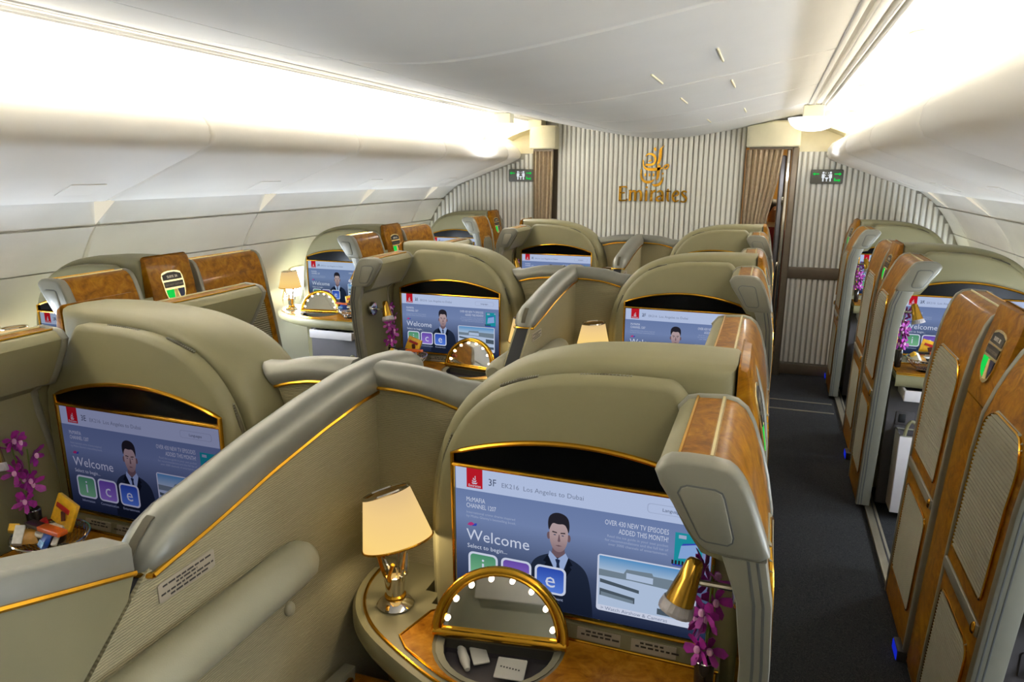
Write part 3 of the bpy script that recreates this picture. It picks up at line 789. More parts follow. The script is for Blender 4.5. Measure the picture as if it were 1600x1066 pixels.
    for body, z, sz, mat in (('DO NOT DISTURB', 1.368, 0.0125, 'plaque'),):
        vs, fs = text_pts(body, sz, 'CENTER')
        mb = MB().add([(0.0278, yc+s*p[0], z+p[1]) for p in vs], fs)
        if s < 0: mb.f = [tuple(reversed(f)) for f in mb.f]
        mb.map(lambda p: Vector((p.x-0.026+outp(p.z-0.02), shear(p).y, p.z)))
        t.part('notice_text', mb, mat, pl)
    return t.o

# --- side panel of the aisle wall (front arm or seat side)
INNER = [(-0.103, 1.462), (-0.122, 1.457), (-0.138, 1.437), (-0.128, 1.41), (-0.085, 1.335), (-0.06, 1.30), (-0.016, 1.285), (0.012, 1.262), (0.018, 1.2), (0.018, 0.03), (0.032, 0.03), (0.032, 1.2), (0.0, 1.385), (-0.05, 1.44)]
OUTER = [(-0.103, 1.4625), (-0.05, 1.44), (0.0, 1.385), (0.032, 1.2), (0.032, 0.03)]+[(x, z) for z, x in reversed(OUTP)]
CAPQ = smooth([(-0.141, 1.437), (-0.130, 1.458), (-0.110, 1.469), (-0.032, 1.468), (-0.010, 1.453), (0.006, 1.425), (0.027, 1.36), (0.04, 1.31), (-0.042, 1.312), (-0.064, 1.325), (-0.09, 1.362)], 1, True)
def side_panel(y0, y1, arm, extra=0.0):
    def ex(z): return extra*min(1.0, max(0.0, (1.445-z)/0.2))
    def xf(p): # bulge of the door pocket, then the lean of the edges
        return shear(Vector((p.x+(ex(p.z) if p.x > -0.03 else 0), p.y, p.z)))
    def on(p):  # x measured from the curved outer face
        return shear(Vector((p.x+outp(p.z)+ex(p.z), p.y, p.z)))
    def dense(poly):
        out = []
        for i in range(len(poly)):
            a, b = Vector(poly[i]), Vector(poly[(i+1) % len(poly)]); n = max(1, int((b-a).length/0.08))
            out += [tuple(a.lerp(b, k/n)) for k in range(n)]
        return out
    def louver(t, ya, yb, z0, z1, radii):
        po = dense(rrect(ya, yb, z0, z1, radii, 5))
        back = MB()
        L = MB(); n = int((z1-z0-0.006)/0.0125)
        def span(z):
            ys = []
            m = len(po)
            for i in range(m):
                a, b = po[i], po[(i+1) % m]
                if (a[1]-z)*(b[1]-z) < 0: ys.append(a[0]+(b[0]-a[0])*(z-a[1])/(b[1]-a[1]))
            return (min(ys), max(ys)) if len(ys) > 1 else None
        rows = []
        for k in range(n+1):
            z = z0+0.004+k*0.0125; sp = span(z+0.0003)
            if sp:
                rows.append((sp[0], sp[1], z))
                a, b = sp
                L.loft([[(0.0005, y, z), (0.006, y, z+0.0015), (0.006, y, z+0.0055), (0.0005, y, z+0.0085)] for y in (a+0.001, b-0.001)])
        back.loft([[(0.0008, r[0], r[2]), (0.0008, r[1], r[2])] for r in rows], False, False)
        t.part('louver_backing', back.map(on), 'slot_dark')
        t.part('louver_slats', L.map(on), 'louver', kind='stuff')
        t.part('louver_frame', MB().tube([tuple(on(Vector((0.003, p[0], p[1])))) for p in po], 0.0042, 6, True), 'gold')
    def build(org, fr):
        t = Thing('aisle_side_panel', None, 'side panel', org, fr)
        def ext(poly, a, b): return MB().prism(dense(poly), 'y', a, b).map(xf)
        t.part('leather_lining', ext(INNER, y0, y1), 'leather')
        t.part('burl_veneer', ext(OUTER, y0, y1), 'burl')
        t.part('gold_strip', MB().tube([(-0.104, y0, 1.463), (-0.104, y1, 1.463)], 0.0038, 6), 'gold')
        t.part('gold_strip', MB().tube([(-0.054, y0, 1.4655), (-0.054, y1, 1.4655)], 0.0045, 6), 'pale_gold')
        def edge(a, b, nm):
            q = offset(INNER[:10]+OUTER[5:], 0.005)
            q = dense(q)
            return t.part(nm, MB().slab(q, 'y', a, b, 0.006).map(xf), 'trim', angle=45)
        if not arm: edge(y0-0.018, y0+0.004, 'edge_trim')
        edge(y1-0.004, y1+0.018, 'edge_trim')
        if arm:
            c = t.part('end_cap', MB().slab(CAPQ, 'y', y0-0.03, y0+0.012, 0.010).map(lambda p: Vector((p.x+(ex(p.z) if p.x > -0.03 else 0), p.y, p.z))), 'trim', angle=45)
            pad = [(-0.098, 1.412), (-0.094, 1.421), (-0.086, 1.425), (-0.044, 1.424), (-0.034, 1.42), (-0.03, 1.412), (-0.013, 1.35), (-0.014, 1.342), (-0.02, 1.337), (-0.052, 1.338), (-0.06, 1.342), (-0.064, 1.348)]
            t.part('end_cap_groove', MB().slab(offset(pad, 0.003), 'y', y0-0.0308, y0-0.02, 0.001), 'trim_line', c)
            t.part('end_cap_pad', MB().slab(pad, 'y', y0-0.034, y0-0.02, 0.003), 'trim', c)
            def colm(fa, fb, ya, yb, b=0.006):
                rings = []
                for z in (0.03, 0.4, 0.8, 1.0, 1.11, 1.24, 1.315):
                    rings.append([tuple(shear(Vector((p[0], p[1], z)))) for p in rrect(fa(z), fb(z), ya, yb, b, 2)])
                return MB().loft(rings)
            o_ = lambda z: outp(z)+ex(z)
            t.part('door_jamb', colm(lambda z: 0.013-max(0, z-1.2)*0.35, lambda z: o_(z)+0.004, y0-0.03, y0+0.004), 'trim')
            for d in (0.012, 0.026):
                t.part('jamb_groove', colm(lambda z: o_(z)-d, lambda z: o_(z)-d+0.005, y0-0.0308, y0-0.02, 0.001), 'trim_line')
        if arm:
            zs = (0.03, 0.4, 0.8, 1.0, 1.11, 1.2, 1.24, 1.29, 1.33)
            rings = [[tuple(shear(Vector((x, y, z)))) for x, y in ((max(0.014, 0.02-max(0, z-1.24)*0.1), y1+0.016), (max(0.0155, outp(z)-0.006), y1+0.016), (max(0.0155, outp(z)-0.006), 0.057), (max(0.014, 0.02-max(0, z-1.24)*0.1), 0.057))] for z in zs]
            t.part('closing_strip', MB().loft(rings), 'leather')
        ya, yb = y0+0.042, y1-(0.03 if arm else 0.05)
        louver(t, ya, yb, 0.80, 1.27, (0.02, 0.02, min(0.07, (yb-ya)*0.3), min(0.09, (yb-ya)*0.4)))
        louver(t, ya, yb, 0.2, 0.64, (0.03, 0.03, 0.03, 0.05))
        t.part('mid_rail', MB().box(-0.002, 0.009, y0+0.004, y1-0.004, 0.705, 0.745, 0.005).map(on), 'trim')
        t.part('rail_knob', MB().ball((0.009, y0+0.025, 0.725), 0.008, 0.014, 0.02, 10, 6).map(on), 'gold')
        return t.o
    return build
ARM = side_panel(-0.34, -0.023, True, 0.012)
ARMK = side_panel(-0.41, -0.023, True, 0.035)
SEATSIDE = side_panel(0.37, 0.83, False)

# --- desk in front of the monitor
EDGE = smooth([(-0.022, -0.285), (-0.30, -0.305), (-0.45, -0.298), (-0.59, -0.262), (-0.74, -0.19), (-0.83, -0.135), (-0.895, -0.065), (-0.93, 0.02), (-0.934, 0.10)], 2)
HC = (-0.507, -0.09); HA = R(9); HR = 0.150
def hinge(a, rr): return (HC[0]+rr*math.cos(a+HA), HC[1]+rr*math.sin(a+HA))
WELL = [hinge(PI+PI*k/16, HR-0.004) for k in range(17)]
WELL = [hinge(0, HR-0.004)][0:0]+WELL
def desk(drawer):
    def build(org, fr):
        t = Thing('console_desk', None, 'desk', org, fr)
        ed = [EDGE[i] for i in range(len(EDGE))]
        base = ed+[(-0.934, 0.158), (-0.762, 0.158), (-0.762, 0.045), (-0.722, 0.045), (-0.722, -0.002), (-0.022, -0.002)]
        well_in = [hinge(PI+PI*k/16, HR-0.022) for k in range(17)]
        t.part('desk_top', MB().fill([base, WELL], 0.812, 0.84), 'leather_dark')
        rings = []
        for (x, y), nx in zip(ed, range(len(ed))):
            a = Vector(ed[max(nx-1, 0)]); b = Vector(ed[min(nx+1, len(ed)-1)]); d = (b-a).normalized(); nr = Vector((-d.y, d.x))
            if nr.y > 0 and abs(nr.y) > 0.3: nr = -nr
            if nx > len(ed)-6 and nr.x > 0: nr = -nr
            rings.append([(x, y, 0.84), (x+nr.x*0.012, y+nr.y*0.012, 0.838), (x+nr.x*0.020, y+nr.y*0.020, 0.826), (x+nr.x*0.020, y+nr.y*0.020, 0.80), (x+nr.x*0.012, y+nr.y*0.012, 0.782), (x, y, 0.775)])
        lip = MB().loft(rings, False, False); t.part('desk_lip', lip, 'leather')
        t.part('gold_edge', MB().tube([(p[0]*0.985-0.004, p[1]+0.004, 0.841) for p in ed], 0.0045, 6), 'gold')
        inl = [(-0.028, -0.026), (-0.028, -0.258), (-0.30, -0.276), (-0.45, -0.27), (-0.585, -0.236), (-0.70, -0.18), (-0.735, -0.145), (-0.708, -0.034), (-0.698, -0.026)]
        t.part('burl_inlay', MB().fill([inl, [hinge(PI+PI*k/16, HR+0.004) for k in range(17)]], 0.8395, 0.8425), 'burl_table')
        t.part('inlay_border', MB().tube([(p[0], p[1], 0.8425) for p in inl], 0.003, 6, True), 'gold')
        # vanity well
        cup = MB(); n = 17
        top = [(p[0], p[1], 0.842) for p in WELL]; m1 = [(p[0], p[1], 0.836) for p in well_in]; bt = [(p[0], p[1], 0.80) for p in well_in]
        cup.add(top+m1, [(i, (i+1) % n, n+(i+1) % n, n+i) for i in range(n)])
        t.part('well_rim', cup, 'leather_pale')
        c2 = MB().add(m1+bt, [(i, (i+1) % n, n+(i+1) % n, n+i) for i in range(n)]+[tuple(range(n, 2*n))])
        t.part('well_tray', c2, 'cabinet')
        # ledge with the stowage notices
        t.part('ledge', MB().prism([(-0.003, 0.8405), (-0.022, 0.8405), (-0.016, 0.881), (-0.003, 0.883)], 'x', -0.66, -0.022), 'leather_dark')
        t.part('ledge_trim', MB().tube([(-0.66, -0.023, 0.845), (-0.024, -0.023, 0.845)], 0.003, 6), 'gold')
        s = fr[2]
        for xc in (-0.29, -0.165):
            pl = t.part('notice_plaque', MB().prism([(-0.0215, 0.852), (-0.024, 0.852), (-0.0185, 0.878), (-0.0165, 0.878)], 'x', xc-0.05, xc+0.05), 'plaque')
            for dz, dx0, wd in ((0.0205, -0.03, 0.05), (0.0125, -0.04, 0.085)):
                g = MB()
                kx = xc+dx0
                while kx < xc+dx0+wd:
                    l_ = random.choice((0.008, 0.012, 0.016)); z = 0.852+dz
                    g.box(kx, kx+l_, -0.0242+dz*0.21-0.0006, -0.0242+dz*0.21+0.0006, z-0.002, z+0.002); kx += l_+0.004
                t.part('notice_text', g, 'text_dark', pl)
        # cabinet under the desk
        t.part('cabinet_front', MB().box(-0.55, -0.022, -0.16, -0.145, 0.03, 0.77, 0.004), 'cabinet')
        t.part('cabinet_side', MB().box(-0.55, -0.535, -0.144, -0.003, 0.03, 0.77, 0.004), 'cabinet')
        t.part('cabinet_latch', MB().slab(rrect(-0.16, -0.07, 0.52, 0.6, 0.008, 3), 'y', -0.16, -0.166, 0.002), 'cabinet')
        t.part('latch_pull', MB().slab(rrect(-0.12, -0.085, 0.535, 0.585, 0.006, 3), 'y', -0.164, -0.17, 0.002), 'black')
        if drawer:
            dr = t.part('drawer', MB().box(-0.42, -0.06, -0.36, -0.345, 0.715, 0.775, 0.004).box(-0.42, -0.405, -0.35, -0.17, 0.72, 0.77, 0.003).box(-0.075, -0.06, -0.35, -0.17, 0.72, 0.77, 0.003).box(-0.41, -0.07, -0.35, -0.17, 0.722, 0.73), 'cabinet_white')
            t.part('drawer_tray', MB().box(-0.404, -0.076, -0.344, -0.17, 0.73, 0.752, 0.003), 'cabinet', dr)
            for k in range(3): t.part('tray_divider', MB().box(-0.34+k*0.09, -0.333+k*0.09, -0.34, -0.175, 0.752, 0.763), 'black', dr)
        return t.o
    return build

# --- vanity mirror
def vanity(org, fr):
    t = Thing('vanity_mirror', None, 'mirror', org, fr)
    LEAN = R(-17)
    def tf(p):
        # local half-disc plane: p.x along hinge, p.y towards viewer (negative), p.z up
        y = p.y*math.cos(LEAN)-p.z*math.sin(LEAN); z = p.y*math.sin(LEAN)+p.z*math.cos(LEAN)
        return Vector((HC[0]+p.x*math.cos(HA)-y*math.sin(HA), HC[1]+p.x*math.sin(HA)+y*math.cos(HA), 0.857+z))
    Rr = HR
    arc = [(Rr*math.cos(PI*k/28), Rr*math.sin(PI*k/28)) for k in range(29)]
    half = [(p[0], p[1]) for p in arc]
    t.part('lid_shell', MB().slab(offset(half, 0.004), 'y', 0.015, 0.002, 0.006).map(tf), 'burl')
    t.part('gold_rim', MB().tube([(p[0], 0.0, p[1]) for p in arc], 0.0115, 10).map(tf), 'gold')
    t.part('hinge_bar', MB().tube([(-Rr-0.006, -0.002, -0.002), (Rr+0.006, -0.002, -0.002)], 0.0105, 10).map(tf), 'gold')
    t.part('inner_rim', MB().tube([(p[0]*0.9, -0.007, 0.008+p[1]*0.9) for p in arc], 0.0045, 8, True).map(tf), 'gold')
    g = [(0.905*p[0], 0.008+0.905*p[1]) for p in arc]
    t.part('mirror_pane', MB().prism(g, 'y', -0.003, -0.001).map(tf), 'mirror_glass')
    for k in range(8):
        a = R(10+160*k/7)
        o = t.part('bulb', MB().ball((0.125*math.cos(a), -0.007, 0.010+0.123*math.sin(a)), 0.0062, 0.006, 0.0062, 10, 6).map(tf), 'bulb')
    return t.o
# --- table lamp
def lamp_bulb(t, x, y, z):
    l = D.lights.new('lamp_bulb', 'POINT'); l.energy = 1.6; l.color = (1, 0.8, 0.52); l.shadow_soft_size = 0.02
    o = D.objects.new('lamp_bulb', l); COL.objects.link(o); o.parent = t.o; o.location = ((x-t.org[0])*t.s, y-t.org[1], z-t.org[2])
def table_lamp(tilt):
    def build(org, fr):
        t = Thing('table_lamp', None, 'lamp', org, fr)
        x, y, z = org
        lamp_bulb(t, x, y, z+0.215)
        t.part('base', MB().lathe([(0.046, 0), (0.047, 0.004), (0.04, 0.012), (0.028, 0.02), (0.024, 0.022)], (x, y, z), 24), 'chrome')
        t.part('gold_collar', MB().lathe([(0.024, 0.019), (0.027, 0.023), (0.027, 0.028), (0.023, 0.032)], (x, y, z), 20), 'gold')
        t.part('stem', MB().lathe([(0.022, 0.03), (0.027, 0.075), (0.029, 0.085), (0.016, 0.09)], (x, y, z), 20), 'chrome')
        for k in range(3):
            a = R(100+120*k)
            c, s = math.cos(a), math.sin(a)
            b = a+R(60); c2, s2 = math.cos(b), math.sin(b)
            path = smooth([(x+c*0.046, y+s*0.046, z+0.205), (x+c*0.036, y+s*0.036, z+0.13), (x+0.024*c, y+0.024*s, z+0.082), (x+0.026*c2, y+0.026*s2, z+0.076), (x+(c2*1.2+c*0.4)*0.02, y+(s2*1.2+s*0.4)*0.02, z+0.085), (x+(c2*1.1-c*0.3)*0.036, y+(s2*1.1-s*0.3)*0.036, z+0.13)], 2)
            t.part('arm', MB().tube(path, 0.0052, 7), 'gold' if k == 1 else 'chrome')
        def tl(p):
            q = p-Vector((x, y, z+0.235)); return Vector((x, y, z+0.235))+Matrix.Rotation(tilt, 3, 'Y') @ (Matrix.Rotation(tilt*0.4, 3, 'X') @ q)
        n = 32
        def ring(r, h, k): return [(x+r*math.cos(2*PI*i/n), y+r*math.sin(2*PI*i/n), z+h+k*r*math.cos(2*PI*i/n)) for i in range(n)]
        t.part('lamp_shade', MB().loft([ring(0.087, 0.175, 0), ring(0.086, 0.178, 0), ring(0.071, 0.245, 0.04), ring(0.058, 0.302, 0.08)], True, False).map(tl), 'shade')
        t.part('shade_ring', MB().tube(ring(0.087, 0.175, 0), 0.003, 6, True).map(tl), 'gold')
        rim = MB().tube(ring(0.058, 0.302, 0.08), 0.004, 6, True).map(tl); t.part('top_ring', rim, 'chrome')
        t.part('top_disc', MB().loft([ring(0.055, 0.296, 0.08), ring(0.055, 0.299, 0.08), ring(0.02, 0.306, 0.08)]).map(tl), 'gold_lamp')
        t.part('switch', MB().box(x-0.003, x+0.003, y-0.045, y-0.036, z+0.008, z+0.018, 0.001), 'gold')
        return t.o
    return build
# --- reading light on the inner wall
def reading_light(org, fr):
    t = Thing('reading_light', None, 'reading light', org, fr)
    x, y, z = org            # on the lining, disc facing inwards
    t.part('wall_disc', MB().lathe([(0.04, 0), (0.04, 0.01), (0.034, 0.02), (0.02, 0.024)], (x, y, z), 20, (-1, 0, 0)), 'chrome')
    t.part('arm', MB().tube([(x-0.02, y, z), (x-0.092, y-0.004, z+0.002)], 0.006, 8), 'chrome')
    d = Vector((-0.30, -0.22, -1)).normalized(); c = Vector((x-0.092, y-0.008, z+0.042))
    t.part('lamp_head', MB().lathe([(0.006, -0.008), (0.012, -0.006), (0.016, 0.0), (0.02, 0.03), (0.025, 0.062), (0.0275, 0.082)], c, 20, d), 'gold_lamp')
    n = 40
    q = Vector((0, 0, 1)).rotation_difference(d)
    rings = []
    for h, k in ((0.078, 1.0), (0.094, 1.12), (0.10, 1.1), (0.101, 0.7)):
        rings.append([c+q @ Vector(((0.0285*k*(1+0.03*(i % 2)))*math.cos(2*PI*i/n), (0.0285*k*(1+0.03*(i % 2)))*math.sin(2*PI*i/n), h)) for i in range(n)])
    t.part('ribbed_diffuser', MB().loft(rings), 'petal_grey', angle=10)
    return t.o
# --- orchid spray in a wall vase
def orchid(seed):
    def build(org, fr):
        t = Thing('orchid_vase', None, 'flowers', org, fr)
        x, y, z = org; rnd = random.Random(seed)
        t.part('vase', MB().lathe([(0.014, 0.0), (0.017, 0.004), (0.019, 0.05), (0.02, 0.1), (0.017, 0.105)], (x, y, z), 14), 'vase_dark')
        t.part('vase_rim', MB().tube([(x+0.0195*math.cos(2*PI*i/16), y+0.0195*math.sin(2*PI*i/16), z+0.102) for i in range(16)], 0.002, 5, True), 'chrome')
        top = []
        for k, (lx, ly, h) in enumerate(((0.004, -0.03, 0.33), (0.012, 0.02, 0.28))):
            path = smooth([(x, y, z+0.02), (x+lx*0.1, y+ly*0.2, z+0.12), (x+lx*0.6, y+ly*0.7, z+h*0.75), (x+lx, y+ly, z+h)], 2)
            t.part('stem', MB().tube(path, 0.0022, 5), 'stem_green'); top.append(path)
        petal = [(0, 0), (0.4, 0.17), (0.8, 0.2), (1.0, 0.0), (0.8, -0.2), (0.4, -0.17)]
        for k in range(11):
            path = top[k % 2]; f = 0.42+0.58*(k//2)/5.0; p = Vector(path[min(len(path)-1, int(f*(len(path)-1)))])
            a = rnd.uniform(0, 2*PI); out = Vector((math.cos(a)*0.6-0.35, math.sin(a)*0.8-0.45, rnd.uniform(-0.3, 0.3))).normalized()
            c = p+out*0.018; q = Vector((0, 0, 1)).rotation_difference(out); L = 0.035
            fl = MB()
            for j in range(5):
                w_ = 1.5 if j in (1, 4) else 1.0; an = PI/2+j*2*PI/5+rnd.uniform(-0.15, 0.15)
                e1 = Vector((math.cos(an), math.sin(an), 0)); e2 = Vector((-math.sin(an), math.cos(an), 0))
                fv = [c+q @ (e1*u*L*rnd.uniform(0.92, 1.08)+e2*v*L*w_+Vector((0, 0, 0.012*u*u+abs(v)*0.01))) for u, v in petal]
                bv = [p_-out*0.0012 for p_ in fv]
                m = len(petal)
                fl.add(fv+bv, [tuple(range(m)), tuple(reversed(range(m, 2*m)))]+[(i, m+i, m+(i+1) % m, (i+1) % m) for i in range(m)])
            b = t.part('blossom', fl, 'petal')
            t.part('lip', MB().ball(c+out*0.008, 0.007, 0.006, 0.009, 7, 4), 'petal_pale', b)
        return t.o
    return build
# --- seat
def seat(org, fr):
    t = Thing('suite_seat', None, 'seat', org, fr)
    t.part('seat_base', MB().box(-0.78, -0.14, -1.60, -0.98, 0.03, 0.26, 0.03), 'leather_dark')
    t.part('seat_cushion', MB().box(-0.77, -0.15, -1.52, -0.90, 0.265, 0.46, 0.06), 'leather_pale', angle=60)
    lean = lambda p: Vector((p.x, p.y-(p.z-0.4)*0.16, p.z))
    t.part('backrest', MB().box(-0.74, -0.18, -1.56, -1.40, 0.44, 1.10, 0.07).map(lean), 'leather_pale', angle=60)
    t.part('headrest', MB().box(-0.66, -0.26, -1.50, -1.385, 0.88, 1.16, 0.05).map(lean), 'leather_pale', angle=60)
    t.part('headrest_cover', MB().box(-0.64, -0.28, -1.39, -1.378, 0.93, 1.15, 0.005).map(lean), 'paper', angle=60)
    for x0, x1 in ((-0.86, -0.785), (-0.13, -0.055)):
        t.part('armrest', MB().box(x0, x1, -1.50, -1.02, 0.30, 0.62, 0.03), 'leather', angle=60)
    return t.o
# --- snack basket
def basket(org, fr):
    t = Thing('snack_basket', None, 'basket', org, fr)
    x, y, z = org
    R1, R0, h = 0.105, 0.05, 0.075
    t.part('rim', MB().tube([(x+R1*math.cos(2*PI*i/32), y+R1*0.85*math.sin(2*PI*i/32), z+h) for i in range(32)], 0.003, 6, True), 'chrome')
    t.part('foot', MB().lathe([(0.045, 0), (0.046, 0.004), (0.03, 0.01), (0.012, 0.014), (0.03, 0.02)], (x, y, z), 20), 'chrome')
    g = MB()
    for k in range(36):
        a = 2*PI*k/36
        for s in (1, -1):
            pts = []
            for i in range(5):
                f = i/4; r = R0+(R1-R0)*(f**0.6); b = a+s*0.5*f
                pts.append((x+r*math.cos(b), y+r*0.85*math.sin(b), z+0.016+(h-0.016)*f))
            g.tube(pts, 0.0009, 3)
    t.part('wire_mesh', g, 'chrome', kind='stuff')
    t.part('bowl_floor', MB().lathe([(R0+0.002, 0.016), (R0+0.002, 0.019)], (x, y, z), 18), 'chrome')
    return t.o
# --- monitor: frame, black arch and lit display
DW, DZ0, DZ1 = 0.296, 0.007, 0.336      # half width, display bottom and top above the monitor's base
def sc(u, v): return ((u-0.5)*2*DW, DZ1-(DZ1-DZ0)*v)
def monitor(org, fr):
    # never mirrored: the picture reads the same on both sides
    t = Thing('monitor', None, 'monitor', (0, 0, 0), (0, 0, 1))
    hw = 0.301
    arch = [(hw*(1-2*k/24.0), 0.368+0.057*math.sqrt(max(0, 1-(abs(1-2*k/24.0)**2.0)*0.985))-0.007) for k in range(25)]
    arch = [(p[0], 0.368+0.056*(1-(p[0]/hw)**2)) for p in arch]
    loop = [(-hw, 0.0), (hw, 0.0)]+arch
    t.part('frame', MB().tube([(p[0], -0.006, p[1]) for p in loop], 0.0062, 8, True), 'gold')
    t.part('frame_bar', MB().tube([(-hw, -0.007, 0.3405), (hw, -0.007, 0.3405)], 0.0055, 8), 'gold')
    t.part('arch_panel', MB().prism([(-hw, 0.34), (hw, 0.34)]+arch, 'y', -0.003, -0.001), 'black_glass')
    d = t.part('display', MB().prism([sc(0, 1), sc(1, 1), sc(1, 0), sc(0, 0)], 'y', -0.004, -0.001), 's_bg')
    lay = [0]
    def flat(nm, polys, mat, lv):
        y = -0.0042-0.0003*lv
        for p in polys: t.part(nm, MB().add([(sc(*q)[0], y, sc(*q)[1]) for q in p], [tuple(range(len(p)))]), mat, d)
    def box(u0, v0, u1, v1): return [(u0, v1), (u1, v1), (u1, v0), (u0, v0)]
    AS = 0.329/0.592
    def rb(u0, v0, u1, v1, r):
        return [(p[0], p[1]/AS) for p in rrect(u0, u1, v0*AS, v1*AS, r, 4)][::-1]
    def text(nm, body, u, v, size, mat, align='LEFT', sxx=1.0, lv=6):
        vs, fs = text_pts(body, size, align); x0, z0 = sc(u, v); y = -0.0042-0.0003*lv
        t.part(nm, MB().add([(x0+p[0]*sxx, y, z0+p[1]) for p in vs], fs), mat, d)
    flat('header_bar', [box(0.003, 0.0, 1, 0.175)], 's_header', 1)
    flat('airline_tile', [box(0.05, 0.0, 0.118, 0.155)], 's_red', 2)
    text('airline_name', 'Emirates', 0.084, 0.147, 0.0095, 's_white', 'CENTER', 0.95, 3)
    emb = [[(0.072, 0.112), (0.075, 0.123), (0.092, 0.123), (0.097, 0.108), (0.092, 0.114), (0.077, 0.114)], [(0.073, 0.095), (0.075, 0.107), (0.09, 0.107), (0.093, 0.094), (0.086, 0.1), (0.078, 0.1)], [(0.079, 0.075), (0.077, 0.09), (0.088, 0.092), (0.09, 0.078), (0.086, 0.085), (0.082, 0.085)], [(0.0855, 0.062), (0.0855, 0.078), (0.0885, 0.078), (0.0885, 0.06)]]
    flat('airline_emblem', [p[::-1] for p in emb], 's_white', 3)
    text('flight_route', 'EK216  Los Angeles to Dubai', 0.197, 0.118, 0.0165, 's_grey', 'LEFT', 1.0, 2)
    flat('language_button', [rb(0.765, 0.06, 0.95, 0.128, 0.012)], 's_pale', 2)
    flat('language_field', [rb(0.768, 0.064, 0.947, 0.124, 0.010)], 's_header', 3)
    text('language_text', 'Languages', 0.857, 0.105, 0.011, 's_dark', 'CENTER', 1.0, 4)
    text('programme_title', 'McMAFIA', 0.048, 0.262, 0.0165, 's_white', 'LEFT', 0.72)
    text('programme_title', 'CHANNEL 1207', 0.048, 0.31, 0.0165, 's_white', 'LEFT', 0.66)
    text('programme_text', 'International crime drama inspired', 0.048, 0.355, 0.0088, 's_pale')
    text('programme_text', 'by Misha Glenny\'s bestselling book.', 0.048, 0.385, 0.0088, 's_pale')
    flat('reflection_mark', [[(0.05, 0.45), (0.065, 0.455), (0.085, 0.44), (0.07, 0.425), (0.06, 0.43)]], 's_magenta', 2)  # lens reflection painted onto the display as a small two-colour mark
    flat('reflection_mark', [[(0.07, 0.455), (0.09, 0.45), (0.093, 0.43), (0.085, 0.43)]], 's_navy', 3)
    text('welcome', 'Welcome', 0.047, 0.565, 0.041, 's_white', 'LEFT', 0.98)
    text('select_text', 'Select to begin...', 0.05, 0.628, 0.0155, 's_white')
    for u0, mat, ch, nm in ((0.055, 's_green', 'i', 'Information'), (0.197, 's_purple', 'c', 'Communication'), (0.339, 's_blue', 'e', 'Entertainment')):
        flat('tile_border', [rb(u0, 0.655, u0+0.128, 0.872, 0.022)], 's_white', 9)
        flat('icon_tile', [rb(u0+0.009, 0.671, u0+0.119, 0.856, 0.015)], mat, 10)
        text('icon_letter', ch, u0+0.064, 0.818, 0.058, 's_white', 'CENTER', 1.0, 11)
        text('icon_caption', nm, u0+0.064, 0.912, 0.011, 's_pale', 'CENTER', 1.0, 11)
    # man in a dark suit on the start page
    def ell(cu, cv, ru, rv, n=20, a0=0, a1=360): return [(cu+ru*math.cos(R(a0+(a1-a0)*k/n)), cv-rv*math.sin(R(a0+(a1-a0)*k/n))) for k in range(n if a1-a0 == 360 else n+1)]
    suit = smooth([(0.30, 0.995), (0.305, 0.80), (0.318, 0.68), (0.34, 0.61), (0.385, 0.565), (0.43, 0.545), (0.47, 0.565), (0.52, 0.605), (0.548, 0.66), (0.562, 0.76), (0.572, 0.90), (0.575, 0.995)], 2)
    flat('suit_jacket', [suit], 's_suit', 2)
    flat('neck', [[(0.405, 0.58), (0.462, 0.58), (0.457, 0.49), (0.41, 0.49)]], 's_skin_dark', 3)
    flat('shirt', [[(0.398, 0.535), (0.41, 0.555), (0.43, 0.59), (0.452, 0.555), (0.462, 0.535), (0.473, 0.57), (0.455, 0.67), (0.437, 0.76), (0.42, 0.68), (0.393, 0.575)][::-1]], 's_shirt', 4)
    flat('necktie', [[(0.421, 0.595), (0.43, 0.588), (0.441, 0.595), (0.438, 0.625), (0.445, 0.72), (0.437, 0.755), (0.425, 0.72), (0.427, 0.625)][::-1]], 's_tie', 5)
    flat('lapel', [[(0.39, 0.57), (0.372, 0.62), (0.385, 0.63), (0.378, 0.65), (0.434, 0.80), (0.437, 0.76), (0.412, 0.66)][::-1], [(0.474, 0.567), (0.492, 0.62), (0.48, 0.63), (0.488, 0.65), (0.442, 0.80), (0.437, 0.76), (0.462, 0.66)]], 's_lapel', 6)
    flat('ear', [ell(0.393, 0.42, 0.007, 0.028), ell(0.474, 0.42, 0.007, 0.028)], 's_skin_dark', 3)
    face = smooth([(0.397, 0.34), (0.415, 0.30), (0.452, 0.30), (0.47, 0.34), (0.471, 0.44), (0.46, 0.505), (0.443, 0.535), (0.424, 0.535), (0.407, 0.505), (0.396, 0.44)], 2, True)
    flat('face', [face[::-1]], 's_skin', 5)
    hair = smooth([(0.394, 0.385), (0.389, 0.32), (0.395, 0.265), (0.42, 0.235), (0.452, 0.24), (0.472, 0.27), (0.477, 0.33), (0.473, 0.39), (0.467, 0.345), (0.455, 0.315), (0.43, 0.325), (0.41, 0.315), (0.401, 0.345)], 2, True)
    flat('hair', [hair[::-1]], 's_hair', 6)
    flat('face_feature', [[(0.407, 0.388), (0.427, 0.392), (0.427, 0.384), (0.409, 0.379)], [(0.441, 0.392), (0.461, 0.388), (0.459, 0.379), (0.441, 0.384)]], 's_hair', 7)
    flat('face_feature', [ell(0.418, 0.405, 0.0052, 0.0042, 10), ell(0.45, 0.405, 0.0052, 0.0042, 10)], 's_dark', 7)
    flat('face_feature', [[(0.43, 0.45), (0.434, 0.458), (0.441, 0.45), (0.437, 0.40), (0.434, 0.40)][::-1], [(0.421, 0.486), (0.434, 0.492), (0.449, 0.486), (0.434, 0.479)]], 's_skin_dark', 7)
